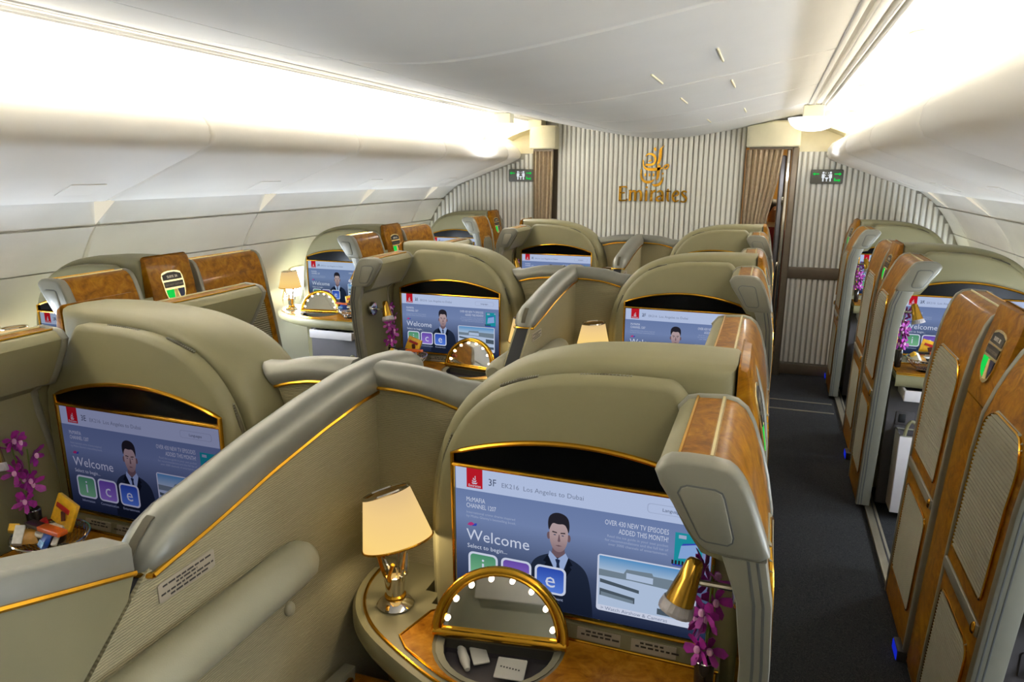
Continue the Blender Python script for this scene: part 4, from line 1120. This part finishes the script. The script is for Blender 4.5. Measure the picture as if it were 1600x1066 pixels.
    text('offer_heading', 'OVER 430 NEW TV EPISODES', 0.848, 0.262, 0.0175, 's_white', 'RIGHT', 0.62)
    text('offer_heading', 'ADDED THIS MONTH!', 0.848, 0.316, 0.0175, 's_white', 'RIGHT', 0.62)
    for k, b in enumerate(('Read the ice guide in your seat pocket', 'for recommendations and the full list of', 'over 3000 channels of entertainment.')):
        text('offer_text', b, 0.848, 0.352+0.03*k, 0.0088, 's_pale', 'RIGHT', 0.98)
    flat('guide_cover', [box(0.87, 0.235, 0.968, 0.462)], 's_teal', 2)
    flat('guide_panel', [[(0.885, 0.42), (0.955, 0.40), (0.952, 0.30), (0.893, 0.325)]], 's_mag', 3)
    flat('guide_panel', [[(0.893, 0.325), (0.952, 0.30), (0.95, 0.29), (0.9, 0.308)]], 's_navy', 4)
    flat('guide_panel', [box(0.883, 0.25, 0.91, 0.275), box(0.955, 0.245, 0.967, 0.262)], 's_pale', 3)
    flat('guide_panel', [box(0.865, 0.462, 0.968, 0.475)], 's_navy', 3)
    flat('guide_panel', [box(0.862+0.012*k, 0.435, 0.869+0.012*k, 0.465) for k in range(5)], 's_hair', 4)
    flat('picture_border', [rb(0.588, 0.49, 0.958, 0.92, 0.012)], 's_white', 2)
    flat('picture_sky', [box(0.595, 0.5, 0.951, 0.64)], 's_sky', 3)
    flat('picture_ground', [box(0.595, 0.60, 0.951, 0.875)], 's_snow', 4)
    flat('picture_building', [[(0.595, 0.65), (0.72, 0.65), (0.951, 0.67), (0.951, 0.59), (0.80, 0.585), (0.795, 0.565), (0.70, 0.57), (0.69, 0.605), (0.595, 0.60)]], 's_bld', 5)
    flat('picture_building', [[(0.70, 0.64), (0.80, 0.645), (0.80, 0.60), (0.70, 0.595)]], 's_snow', 6)
    flat('picture_building', [[(0.60, 0.70), (0.75, 0.735), (0.75, 0.71), (0.60, 0.672)], [(0.60, 0.80), (0.735, 0.82), (0.735, 0.775), (0.60, 0.745)], [(0.82, 0.86), (0.951, 0.865), (0.951, 0.825), (0.82, 0.815)], [(0.87, 0.76), (0.95, 0.77), (0.95, 0.70), (0.87, 0.69)]], 's_bld_dark', 6)
    flat('picture_building', [[(0.605, 0.80), (0.73, 0.82), (0.73, 0.795), (0.605, 0.77)]], 's_bld', 7)
    text('picture_caption', '> Watch Airshow & Cameras', 0.605, 0.908, 0.0125, 's_grey', 'LEFT', 1.0, 6)
    return t.o
mon0 = None
LANG = {}
for sid in ORDER:
    X0, YY, s = FR[sid]
    if mon0 is None: o = mon0 = monitor(None, None)
    else: o = copy_tree(mon0)
    o.location = (X0-s*0.353, YY-0.0015, 0.892)
    o['label'] = 'lit monitor in a gold arched frame in the %s' % PH[sid]
    o['group'] = 'suite monitors'
    disp = [c for c in o.children if c.name.startswith('display')][0]
    vs, fs = text_pts(sid, 0.025, 'LEFT'); x0, z0 = sc(0.142, 0.118)
    lo = D.objects.new('seat_number', mesh('seat_number', MB().add([(x0+p[0]*0.85, -0.0052, z0+p[1]) for p in vs], fs), 's_dark'))
    COL.objects.link(lo); lo.parent = disp
    dim = {'3E': (0.21, 0.195, 0.235), '2A': (0.52, 0.54, 0.54), '3A': (0.35, 0.35, 0.35)}.get(sid, (0.53, 0.53, 0.56))
    for c in [disp]+list(disp.children): c.color = dim+(1,)

# --- place everything
for sid in ORDER:
    fr = FR[sid]; s = fr[2]; ph = PH[sid]
    sh = inst('shell', shell, (-0.35, 0.2, 0.03), fr, 'cream leather arched seat shell of the %s' % ph, 'arched seat shells')
    # suite number on the door plaque
    pl = [c for c in sh.children if c.name.startswith('door_plaque')][0]
    vs, fs = text_pts('SUITE '+sid, 0.0165, 'CENTER')
    mbn = MB().add([((0.0278-0.026+outp(1.404+p[1]-0.02)+0.35)*s, 0.19+s*p[0]-0.2, 1.404+p[1]-0.03) for p in vs], fs)
    lo = D.objects.new('suite_number', mesh('suite_number', mbn, 'sign_white')); COL.objects.link(lo); lo.parent = pl
    inst('armk' if sid[1] == 'K' else 'arm', ARMK if sid[1] == 'K' else ARM, (-0.03, -0.15, 0.03), fr, 'burl front side panel with grey end cap of the %s' % ph, 'front side panels')
    inst('seatside', SEATSIDE, (-0.03, 0.6, 0.03), fr, 'burl and leather seat side panel with louvres behind the %s shell' % ph, 'seat side panels')
    dk = sid in ('2A', '2K', '1K', '3K')
    inst('desk%d' % dk, desk(dk), (-0.5, -0.1, 0.05), fr, 'burl inlaid console desk below the monitor of the %s' % ph, 'console desks')
    inst('vanity', vanity, (HC[0], HC[1], 0.842), fr, 'half-round gold vanity mirror with lit bulbs in the %s' % ph, 'vanity mirrors')
    tl = R(-17) if sid == '3F' else 0.0
    lab = 'glowing cream table lamp with a tilted shade in the %s' if sid == '3F' else 'glowing cream table lamp on the desk of the %s'
    inst('lamp%s' % (sid == '3F'), table_lamp(tl), (-0.806, -0.035, 0.841), fr, lab % ph, 'table lamps')
    inst('reading', reading_light, (0.0165, -0.215, 1.17), fr, 'gold bullet reading light on the side wall of the %s' % ph, 'reading lights')
    inst('seat', seat, (-0.45, -1.25, 0.03), fr, 'cream leather seat with pale headrest cover in the %s' % ph, 'suite seats')
    inst('orchid', orchid(5), (-0.050, -0.125, 0.8435), fr, 'purple orchid spray in a dark vase in the %s' % ph, 'orchid vases')
SNACKS = [('snack_bar', 'orange and black', 'bar', 'orange and black chocolate bar on top'), ('snack_box', 'yellow', 'box', 'yellow snack box standing at the back'),
          ('snack_tin', 'white', 'tin', 'round dark tin with a white lid'), ('snack_packet', 'blue', 'packet', 'crumpled blue snack packet'),
          ('snack_stick', 'white', 'stick', 'thin white wrapped stick'), ('snack_packet', 'gold', 'packet', 'golden brown snack packet'),
          ('snack_packet', 'red', 'packet', 'dark red snack packet'), ('snack_carton', 'white and yellow', 'carton', 'white snack carton with a yellow top')]
def pillow(c, a, b, th, rz, rx):
    mb = MB(); n = 6; rings = []
    M3 = Matrix.Rotation(rz, 3, 'Z') @ Matrix.Rotation(rx, 3, 'X')
    vs = []; fs = []
    for sgn in (1, -1):
        for i in range(n+1):
            for j in range(n+1):
                u, v = i/n*2-1, j/n*2-1
                h = th*(1-abs(u)**3)*(1-abs(v)**2.5)*sgn+0.002*math.sin(7*u+5*v)
                vs.append(Vector(c)+M3 @ Vector((u*a, v*b, h)))
    m = (n+1)**2
    for i in range(n):
        for j in range(n):
            q = (i*(n+1)+j, (i+1)*(n+1)+j, (i+1)*(n+1)+j+1, i*(n+1)+j+1)
            fs.append(q); fs.append(tuple(m+k for k in reversed(q)))
    ed = [i*(n+1) for i in range(n+1)]+[n*(n+1)+j for j in range(1, n+1)]+[i*(n+1)+n for i in range(n-1, -1, -1)]+[j for j in range(n-1, 0, -1)]
    for k in range(len(ed)):
        a_, b_ = ed[k], ed[(k+1) % len(ed)]; fs.append((a_, m+a_, m+b_, b_))
    return mb.add(vs, fs)
def obox(c, a, b, h, rz, rx=0, ry=0):
    M3 = Matrix.Rotation(rz, 3, 'Z') @ Matrix.Rotation(ry, 3, 'Y') @ Matrix.Rotation(rx, 3, 'X')
    return MB().box(-a, a, -b, b, -h, h, 0.002).map(lambda p: Vector(c)+M3 @ p)
def snack(k):
    def build(org, fr):
        nm = SNACKS[k][0]
        t = Thing(nm, None, 'snack', org, fr); x, y, z = org
        if k == 0:
            t.part('wrapper', obox((x, y-0.02, z+0.108), 0.062, 0.013, 0.006, R(8), 0, R(3)), 'pk_black'); t.part('wrapper_end', obox((x-0.05, y-0.027, z+0.1105), 0.05, 0.0135, 0.0065, R(8), 0, R(3)), 'pk_orange')
        elif k == 1:
            t.part('carton', obox((x-0.01, y+0.045, z+0.122), 0.045, 0.006, 0.04, R(10), R(-16), R(-14)), 'pk_yellow')
            t.part('print', obox((x-0.013, y+0.0375, z+0.138), 0.03, 0.001, 0.007, R(10), R(-16), R(-14)), 'pk_red')
            t.part('print', obox((x-0.014, y+0.034, z+0.116), 0.012, 0.001, 0.014, R(10), R(-16), R(20)), 'pk_brown')
        elif k == 2:
            t.part('tin', MB().lathe([(0.034, 0.05), (0.035, 0.055), (0.035, 0.082)], (x+0.005, y+0.005, z), 20), 'pk_black'); t.part('lid', MB().lathe([(0.036, 0.08), (0.037, 0.084), (0.034, 0.09)], (x+0.005, y+0.005, z), 20), 'pk_white')
        elif k == 3:
            t.part('packet', pillow((x-0.03, y-0.034, z+0.084), 0.026, 0.03, 0.008, R(20), R(60)), 'pk_blue'); t.part('print', obox((x-0.042, y-0.058, z+0.085), 0.016, 0.008, 0.001, R(20), R(60)), 'pk_sky')
        elif k == 4:
            t.part('wrapper', obox((x-0.055, y-0.02, z+0.09), 0.03, 0.007, 0.004, R(60), 0, R(-25)), 'pk_white')
        elif k == 5:
            t.part('packet', pillow((x+0.035, y-0.03, z+0.078), 0.03, 0.022, 0.009, R(-30), R(45)), 'pk_gold')
        elif k == 6:
            t.part('packet', pillow((x+0.045, y+0.012, z+0.09), 0.032, 0.018, 0.008, R(30), R(30)), 'pk_red')
        else:
            t.part('carton', obox((x+0.06, y-0.045, z+0.083), 0.014, 0.012, 0.026, R(30), R(-20), R(40)), 'pk_white'); t.part('top', obox((x+0.078, y-0.042, z+0.1), 0.0145, 0.0125, 0.01, R(30), R(-20), R(40)), 'pk_yellow')
        return t.o
    return build
for sid in ('3E', '2E', '2A', '2K', '3K'):
    org = (-0.182, -0.178, 0.843)
    inst('basket', basket, org, FR[sid], 'silver wire snack basket on the desk of the %s' % PH[sid], 'snack baskets')
    for k in range(8):
        inst('snack%d' % k, snack(k), org, FR[sid], '%s in the basket of the %s' % (SNACKS[k][3], PH[sid]), 'snacks in the baskets')
# toiletries in the open vanity well of the near suite
t = Thing('lotion_tube', 'small white lotion tube lying in the vanity well', 'toiletry', (-0.585, -0.14, 0.80), FR['3F'])
t.part('tube_body', MB().tube([(-0.592, -0.11, 0.8135), (-0.572, -0.138, 0.8135), (-0.556, -0.16, 0.8095)], [0.011, 0.012, 0.006], 10), 'paper')
t.part('cap', MB().tube([(-0.599, -0.10, 0.8135), (-0.591, -0.112, 0.8135)], 0.009, 10), 'pk_white')
single('tissue_sachet', obox((-0.547, -0.112, 0.815), 0.019, 0.026, 0.003, R(35), R(8)), 'paper', 'folded white sachet leaning on the lotion tube', 'sachet', (-0.56, -0.11, 0.80), FR['3F'])
t = Thing('card_envelope', 'square white card envelope with faint print in the vanity well', 'envelope', (-0.47, -0.145, 0.80), FR['3F'])
t.part('envelope', obox((-0.462, -0.135, 0.818), 0.034, 0.028, 0.002, R(8), R(12)), 'paper')
g = MB()
for i in range(7): g.add([(-0.486+i*0.007, -0.1385, 0.8205), (-0.482+i*0.007, -0.1385, 0.8205), (-0.482+i*0.007, -0.1345, 0.8212), (-0.486+i*0.007, -0.1345, 0.8212)], [(0, 1, 2, 3)])
t.part('print', g, 'sign_grey')

# ------------------------------------------------------------------ centre dividers
GZ = [(-0.60, 1.222), (-0.45, 1.246), (-0.276, 1.28), (-0.088, 1.307), (0.08, 1.324), (0.238, 1.326), (0.36, 1.312), (0.43, 1.296)]
def gz(y):
    for (a, za), (b, zb) in zip(GZ, GZ[1:]):
        if y <= b: return za+(zb-za)*(y-a)/(b-a)
    return GZ[-1][1]
def spine(org, fr):
    t = Thing('centre_divider', None, 'divider', org, fr)
    ys = [-0.60+1.03*k/24 for k in range(25)]
    poly = [(-1.12, 0.04)]+[(-0.98, 0.6), (-0.78, 1.07)]+[(y, gz(y)+0.012) for y in ys]+[(0.43, 0.04)]
    t.part('divider_panel', MB().prism(poly, 'x', -0.036, 0.036), 'fabric')
    sec = [(-0.044, 0.0), (-0.052, 0.02), (-0.05, 0.045), (-0.038, 0.066), (-0.018, 0.077), (0.018, 0.077), (0.038, 0.066), (0.05, 0.045), (0.052, 0.02), (0.044, 0.0)]
    rings = []
    yy = [-0.612, -0.606, -0.59, -0.56]+ys[2:-2]+[0.405, 0.425, 0.436, 0.44]
    for y in yy:
        k = 1.0; hz = 1.0
        if y < -0.55: k = {-0.612: 0.35, -0.606: 0.6, -0.59: 0.85, -0.56: 0.97}[y]; hz = {-0.612: 0.15, -0.606: 0.35, -0.59: 0.62, -0.56: 0.88}[y]
        if y > 0.4: k = {0.405: 1.0, 0.425: 0.95, 0.436: 0.85, 0.44: 0.6}[y]; hz = {0.405: 0.97, 0.425: 0.9, 0.436: 0.75, 0.44: 0.5}[y]
        rings.append([(p[0]*k, y, gz(y)+p[1]*hz) for p in sec])
    t.part('silver_cap', MB().loft(rings), 'silver', angle=60)
    for sx in (-1, 1):
        t.part('gold_strip', MB().tube([(sx*0.044, y, gz(y)-0.002) for y in ys], 0.0055, 6), 'gold')
    t.part('gold_strip', MB().tube([(-0.044, -0.60, gz(-0.6)-0.002), (-0.02, -0.613, gz(-0.6)), (0.02, -0.613, gz(-0.6)), (0.044, -0.60, gz(-0.6)-0.002)], 0.0055, 6), 'gold')
    sm = [(-0.606, 0.35), (-0.59, 0.62), (-0.56, 0.88), (-0.55, 0.91)]
    t.part('slot_mouth', MB().loft([[(-0.009, y-0.002, gz(y)+0.077*h+dz) for dz in (-0.004, 0.0022)]+[(0.009, y-0.002, gz(y)+0.077*h+dz) for dz in (0.0022, -0.004)] for y, h in sm]), 'slot_dark')
    # channel on the leading edge for the sliding screen
    fe = [(-0.606, 1.222), (-0.784, 1.068), (-0.984, 0.6), (-1.124, 0.045)]
    rings = [[(-0.027, y-0.008, z), (0.027, y-0.008, z), (0.027, y+0.01, z), (-0.027, y+0.01, z)] for y, z in fe]
    t.part('screen_channel', MB().loft(rings), 'black')
    # cross wings that tie the divider to both shells
    for sx in (-1, 1):
        wp = [(0.036, 1.342), (0.10, 1.341), (0.17, 1.336), (0.23, 1.325), (0.283, 1.310)]
        poly = [(sx*p[0], p[1]) for p in wp]+[(sx*0.254, 1.22), (sx*0.233, 1.1), (sx*0.231, 0.85), (sx*0.231, 0.04), (sx*0.036, 0.04)]
        t.part('wing_panel', MB().prism(poly, 'y', 0.165, 0.215), 'fabric')
        rings = []
        for (x, z) in smooth(wp, 1):
            rings.append([(sx*(x+(0.003+p[1]*0.6 if x > 0.28 else 0)), 0.19+p[0]*0.85, z-0.002+p[1]*0.8) for p in sec])
        t.part('wing_cap', MB().loft(rings), 'silver', angle=60)
        for yy_ in (0.152, 0.228):
            t.part('gold_strip', MB().tube([(sx*x, yy_, z-0.002) for x, z in wp], 0.005, 6), 'gold')
    # padded rail, notice and knob on the right-hand face
    for sx in (1, -1):
        n = [(-0.80, 0.03), (-0.78, 0.045), (-0.74, 0.05), (-0.5, 0.05), (-0.27, 0.05), (-0.235, 0.047), (-0.215, 0.034), (-0.207, 0.015)]
        t.part('padded_rail', MB().tube([(sx*0.068, y, 1.052) for y, r in n], [r for y, r in n], 14), 'leather_pale')
        pl = t.part('notice_plaque', MB().slab([(-0.585, 1.155), (-0.46, 1.155), (-0.455, 1.158), (-0.455, 1.19), (-0.46, 1.193), (-0.585, 1.193), (-0.59, 1.19), (-0.59, 1.158)], 'x', sx*0.035, sx*0.039, 0.001), 'plaque')
        for z, a, b in ((1.185, -0.58, -0.465), (1.178, -0.55, -0.5), (1.170, -0.585, -0.46), (1.162, -0.565, -0.475)):
            g = MB(); y = a
            while y < b:
                l_ = random.choice((0.006, 0.01, 0.015)); g.box(sx*0.0388, sx*0.0394, y, min(b, y+l_), z-0.0017, z+0.0017); y += l_+0.003
            t.part('notice_text', g, 'text_dark', pl)
        t.part('knob', MB().ball((sx*0.04, -0.254, 0.932), 0.012, 0.015, 0.017, 12, 8), 'leather_pale')
    return t.o
for r, nm in ((3, 'nearest centre suites'), (2, 'second-row centre suites'), (1, 'front-row centre suites')):
    inst('spine', spine, (0, 0, 0.04), (XC, FR['%dF' % r][1], 1), 'fabric divider with curved silver cap between the %s' % nm, 'centre dividers')
# the retractable screen, drawn out of the near divider
t = Thing('sliding_screen', 'plain sliding privacy screen with silver top drawn from the near divider', 'privacy screen', (0, -0.9, 0.5), (XC, FR['3F'][1], 1))
sp = [(-0.628, 1.240), (-0.73, 1.272), (-0.842, 1.308), (-1.0, 1.352), (-1.25, 1.40), (-1.5, 1.42)]
poly = sp+[(-1.5, 0.06), (-1.146, 0.06), (-1.005, 0.6), (-0.806, 1.06), (-0.648, 1.196)]
t.part('screen_panel', MB().prism(poly, 'x', -0.034, 0.034), 'leather_dark')
t.part('silver_top', MB().loft([[(-0.035, y, z), (-0.035, y, z+0.045), (-0.029, y, z+0.054), (0.029, y, z+0.054), (0.035, y, z+0.045), (0.035, y, z)] for y, z in sp]), 'silver')
t.part('gold_strip', MB().tube([(0.037, y, z) for y, z in sp], 0.005, 6), 'gold')
t.part('gold_strip', MB().tube([(-0.037, y, z) for y, z in sp], 0.005, 6), 'gold')
# low console beside the near divider
f3 = (XC, FR['3F'][1], 1)
t = Thing('seat_console', 'low burl-topped seat console at the foot of the near divider', 'console', (0.25, -0.3, 0.02), f3)
cp = [(0.05, -0.062), (0.07, -0.05), (0.30, -0.045), (0.42, -0.07), (0.42, -0.52), (0.05, -0.52)]
t.part('console_top', MB().slab(cp, 'z', 0.585, 0.62, 0.006), 'burl_table')
t.part('console_body', MB().prism(offset(cp, -0.012), 'z', 0.02, 0.586), 'cabinet')
t.part('armrest_flap', obox((0.066, -0.17, 0.65), 0.016, 0.1, 0.02, R(0), R(-8)), 'leather_pale')
t.part('flap_catch', MB().box(0.082, 0.1, -0.2, -0.1, 0.622, 0.65, 0.006), 'gold')

# literature pockets by the right-hand suites, sill strips and floor lights
for sid in ('2K', '3K', '2A', '1K'):
    fr = FR[sid]
    def pocket(org, fr):
        t = Thing('literature_pocket', None, 'magazine pocket', org, fr)
        pf = [(-0.09, -0.235), (-0.09, -0.205), (-0.20, -0.185), (-0.20, -0.235)]
        rings = [[(-0.075, -0.29, z), (-0.075, -0.17, z), (-0.215, -0.17, z), (-0.215, -0.29, z)] for z in (0.05, 0.5)]
        b = MB()
        b.box(-0.225, -0.075, -0.31, -0.30, 0.05, 0.50, 0.003); b.box(-0.225, -0.215, -0.305, -0.17, 0.05, 0.5, 0.003); b.box(-0.085, -0.075, -0.305, -0.17, 0.05, 0.5, 0.003); b.box(-0.22, -0.08, -0.305, -0.17, 0.05, 0.06)
        t.part('pocket_bin', b, 'cabinet_white')
        t.part('pocket_rim', MB().tube([(-0.08, -0.305, 0.5), (-0.22, -0.305, 0.5), (-0.22, -0.17, 0.5), (-0.08, -0.17, 0.5)], 0.005, 6, True), 'trim')
        t.part('headphone_band', MB().tube(smooth([(-0.11, -0.24, 0.3), (-0.11, -0.24, 0.52), (-0.14, -0.24, 0.585), (-0.18, -0.24, 0.52), (-0.18, -0.24, 0.3)], 2), 0.009, 8), 'leather')
        return t.o
    inst('pocket', pocket, (-0.15, -0.24, 0.05), fr, 'pale magazine pocket under the desk of the %s' % PH[sid], 'magazine pockets')
for side, xa in ((1, 0.655), (-1, 2*XC-0.655)):
    nm = 'right' if side > 0 else 'left'
    for k, (a, b, w_) in enumerate(((-1.0, 2.78, 'nearest'), (2.95, 4.94, 'second'), (5.12, 7.06, 'farthest'))):
        x0, x1 = sorted((xa, xa+side*0.06))
        mb = MB().box(x0, x1, a, b, 0.0, 0.022, 0.004)
        t = Thing('sill_strip', '%s metal sill strip along the base of the %s window suites' % (w_, nm), 'sill', ((x0+x1)/2, (a+b)/2, 0.0))
        t.part('sill_plate', mb, 'sill'); t.part('sill_track', MB().box((x0+x1)/2-0.004+side*0.012, (x0+x1)/2+0.004+side*0.012, a+0.02, b-0.02, 0.021, 0.0235), 'sill_dark')
    for y, w_ in ((2.86, 'nearest'), (5.02, 'second'), (7.04, 'farthest')):
        x0, x1 = sorted((xa-side*0.035, xa+side*0.0))
        t = Thing('floor_light', '%s small blue floor light by the %s window suites' % (w_, nm), 'floor light', (xa+side*0.04, y, 0))
        t.part('light_body', MB().box(x0, x1, y-0.05, y+0.05, 0.0, 0.05, 0.004), 'sill_dark')
        xe = xa-side*0.038
        t.part('lens', MB().box(min(xe, xe+side*0.006), max(xe, xe+side*0.006), y-0.045, y+0.045, 0.006, 0.044), 'led_blue')

# ------------------------------------------------------------------ crew member in the vestibule
def skin_body():
    J = {}
    px, py = 0.035, 7.95
    pts = [('pelvis', 0, 0, 0.86, .13, .10), ('waist', 0, 0, 1.0, .105, .085), ('chest', 0, .01, 1.18, .125, .095), ('neckb', 0, .01, 1.33, .06, .055), ('neck', 0, 0, 1.38, .045, .045),
           ('head0', 0, -.01, 1.44, .06, .07), ('head1', 0, -.01, 1.52, .075, .088), ('head2', 0, 0, 1.58, .055, .065),
           ('shl', -.15, .01, 1.29, .05, .05), ('ell', -.19, .02, 1.04, .038, .038), ('wrl', -.17, -.07, .82, .028, .028), ('hal', -.16, -.1, .74, .03, .02),
           ('shr', .15, .01, 1.29, .05, .05), ('elr', .19, .02, 1.04, .038, .038), ('wrr', .17, -.07, .82, .028, .028), ('har', .16, -.1, .74, .03, .02),
           ('hipl', -.08, 0, .78, .09, .09), ('knl', -.085, -.01, .46, .06, .06), ('anl', -.085, .02, .08, .04, .04), ('tol', -.085, -.11, .03, .035, .03),
           ('hipr', .08, 0, .78, .09, .09), ('knr', .085, -.01, .46, .06, .06), ('anr', .085, .02, .08, .04, .04), ('tor', .085, -.11, .03, .035, .03)]
    E = [('pelvis', 'waist'), ('waist', 'chest'), ('chest', 'neckb'), ('neckb', 'neck'), ('neck', 'head0'), ('head0', 'head1'), ('head1', 'head2'),
         ('chest', 'shl'), ('shl', 'ell'), ('ell', 'wrl'), ('wrl', 'hal'), ('chest', 'shr'), ('shr', 'elr'), ('elr', 'wrr'), ('wrr', 'har'),
         ('pelvis', 'hipl'), ('hipl', 'knl'), ('knl', 'anl'), ('anl', 'tol'), ('pelvis', 'hipr'), ('hipr', 'knr'), ('knr', 'anr'), ('anr', 'tor')]
    ix = {p[0]: i for i, p in enumerate(pts)}
    me = D.meshes.new('body'); me.from_pydata([(p[1], p[2], p[3]) for p in pts], [(ix[a], ix[b]) for a, b in E], [])
    root = D.objects.new('person', None); COL.objects.link(root); root.location = (px, py, 0); root.rotation_euler = (0, 0, R(25))
    root['label'] = 'person in a dark red uniform with a white scarf beyond the right doorway'; root['category'] = 'person'
    o = D.objects.new('body', me); COL.objects.link(o); o.parent = root
    o.modifiers.new('skin', 'SKIN'); sd = o.modifiers.new('sub', 'SUBSURF'); sd.levels = 2; sd.render_levels = 2
    for i, p in enumerate(pts):
        me.skin_vertices[0].data[i].radius = (p[4], p[5])
    me.skin_vertices[0].data[0].use_root = True
    me.materials.append(MT['skin']); me.update()
    def add(nm, mb, mat):
        q = D.objects.new(nm, mesh(nm, mb, mat, 60)); COL.objects.link(q); q.parent = root; return q
    n = 20
    def ring(rx, ry, z, cy=0): return [(rx*math.cos(2*PI*i/n), cy+ry*math.sin(2*PI*i/n), z) for i in range(n)]
    add('jacket', MB().loft([ring(.16, .125, .80), ring(.145, .115, .95), ring(.135, .11, 1.02), ring(.165, .125, 1.18), ring(.175, .115, 1.27), ring(.09, .085, 1.345)]), 'uniform_red')
    add('skirt', MB().loft([ring(.17, .14, .45), ring(.165, .135, .6), ring(.165, .13, .82)]), 'uniform_red')
    for sx in (-1, 1):
        add('sleeve', MB().tube([(sx*.15, .01, 1.29), (sx*.19, .02, 1.04), (sx*.172, -.06, .85)], [.062, .052, .042], 12), 'uniform_red')
    add('scarf', MB().loft([ring(.085, .08, 1.33), ring(.09, .085, 1.36), ring(.062, .06, 1.395)]), 'scarf')
    add('hair', MB().ball((0, .025, 1.535), .093, .098, .095, 18, 10).ball((0, .115, 1.5), .045, .04, .045, 12, 8), 'hair')
    for sx in (-1, 1):
        add('eye', MB().ball((sx*.03, -.094, 1.525), .011, .006, .007, 8, 6), 'sign_white')
        add('ear', MB().ball((sx*.082, 0, 1.51), .01, .018, .028, 8, 6), 'skin')
        for f in range(5):
            dx = (f-2)*.011
            add('finger', MB().tube([(sx*.16+dx, -.1, .74), (sx*.16+dx*1.2, -.115, .70-.004*(2-abs(f-2))), (sx*.16+dx*1.2, -.112, .665+.012*abs(f-2))], [.008, .0075, .006], 6), 'skin')
    add('nose', MB().ball((0, -.105, 1.495), .011, .014, .02, 8, 6), 'skin')
    add('mouth', MB().ball((0, -.094, 1.462), .02, .006, .006, 8, 6), 'uniform_red')
skin_body()
for a in range(0): pass
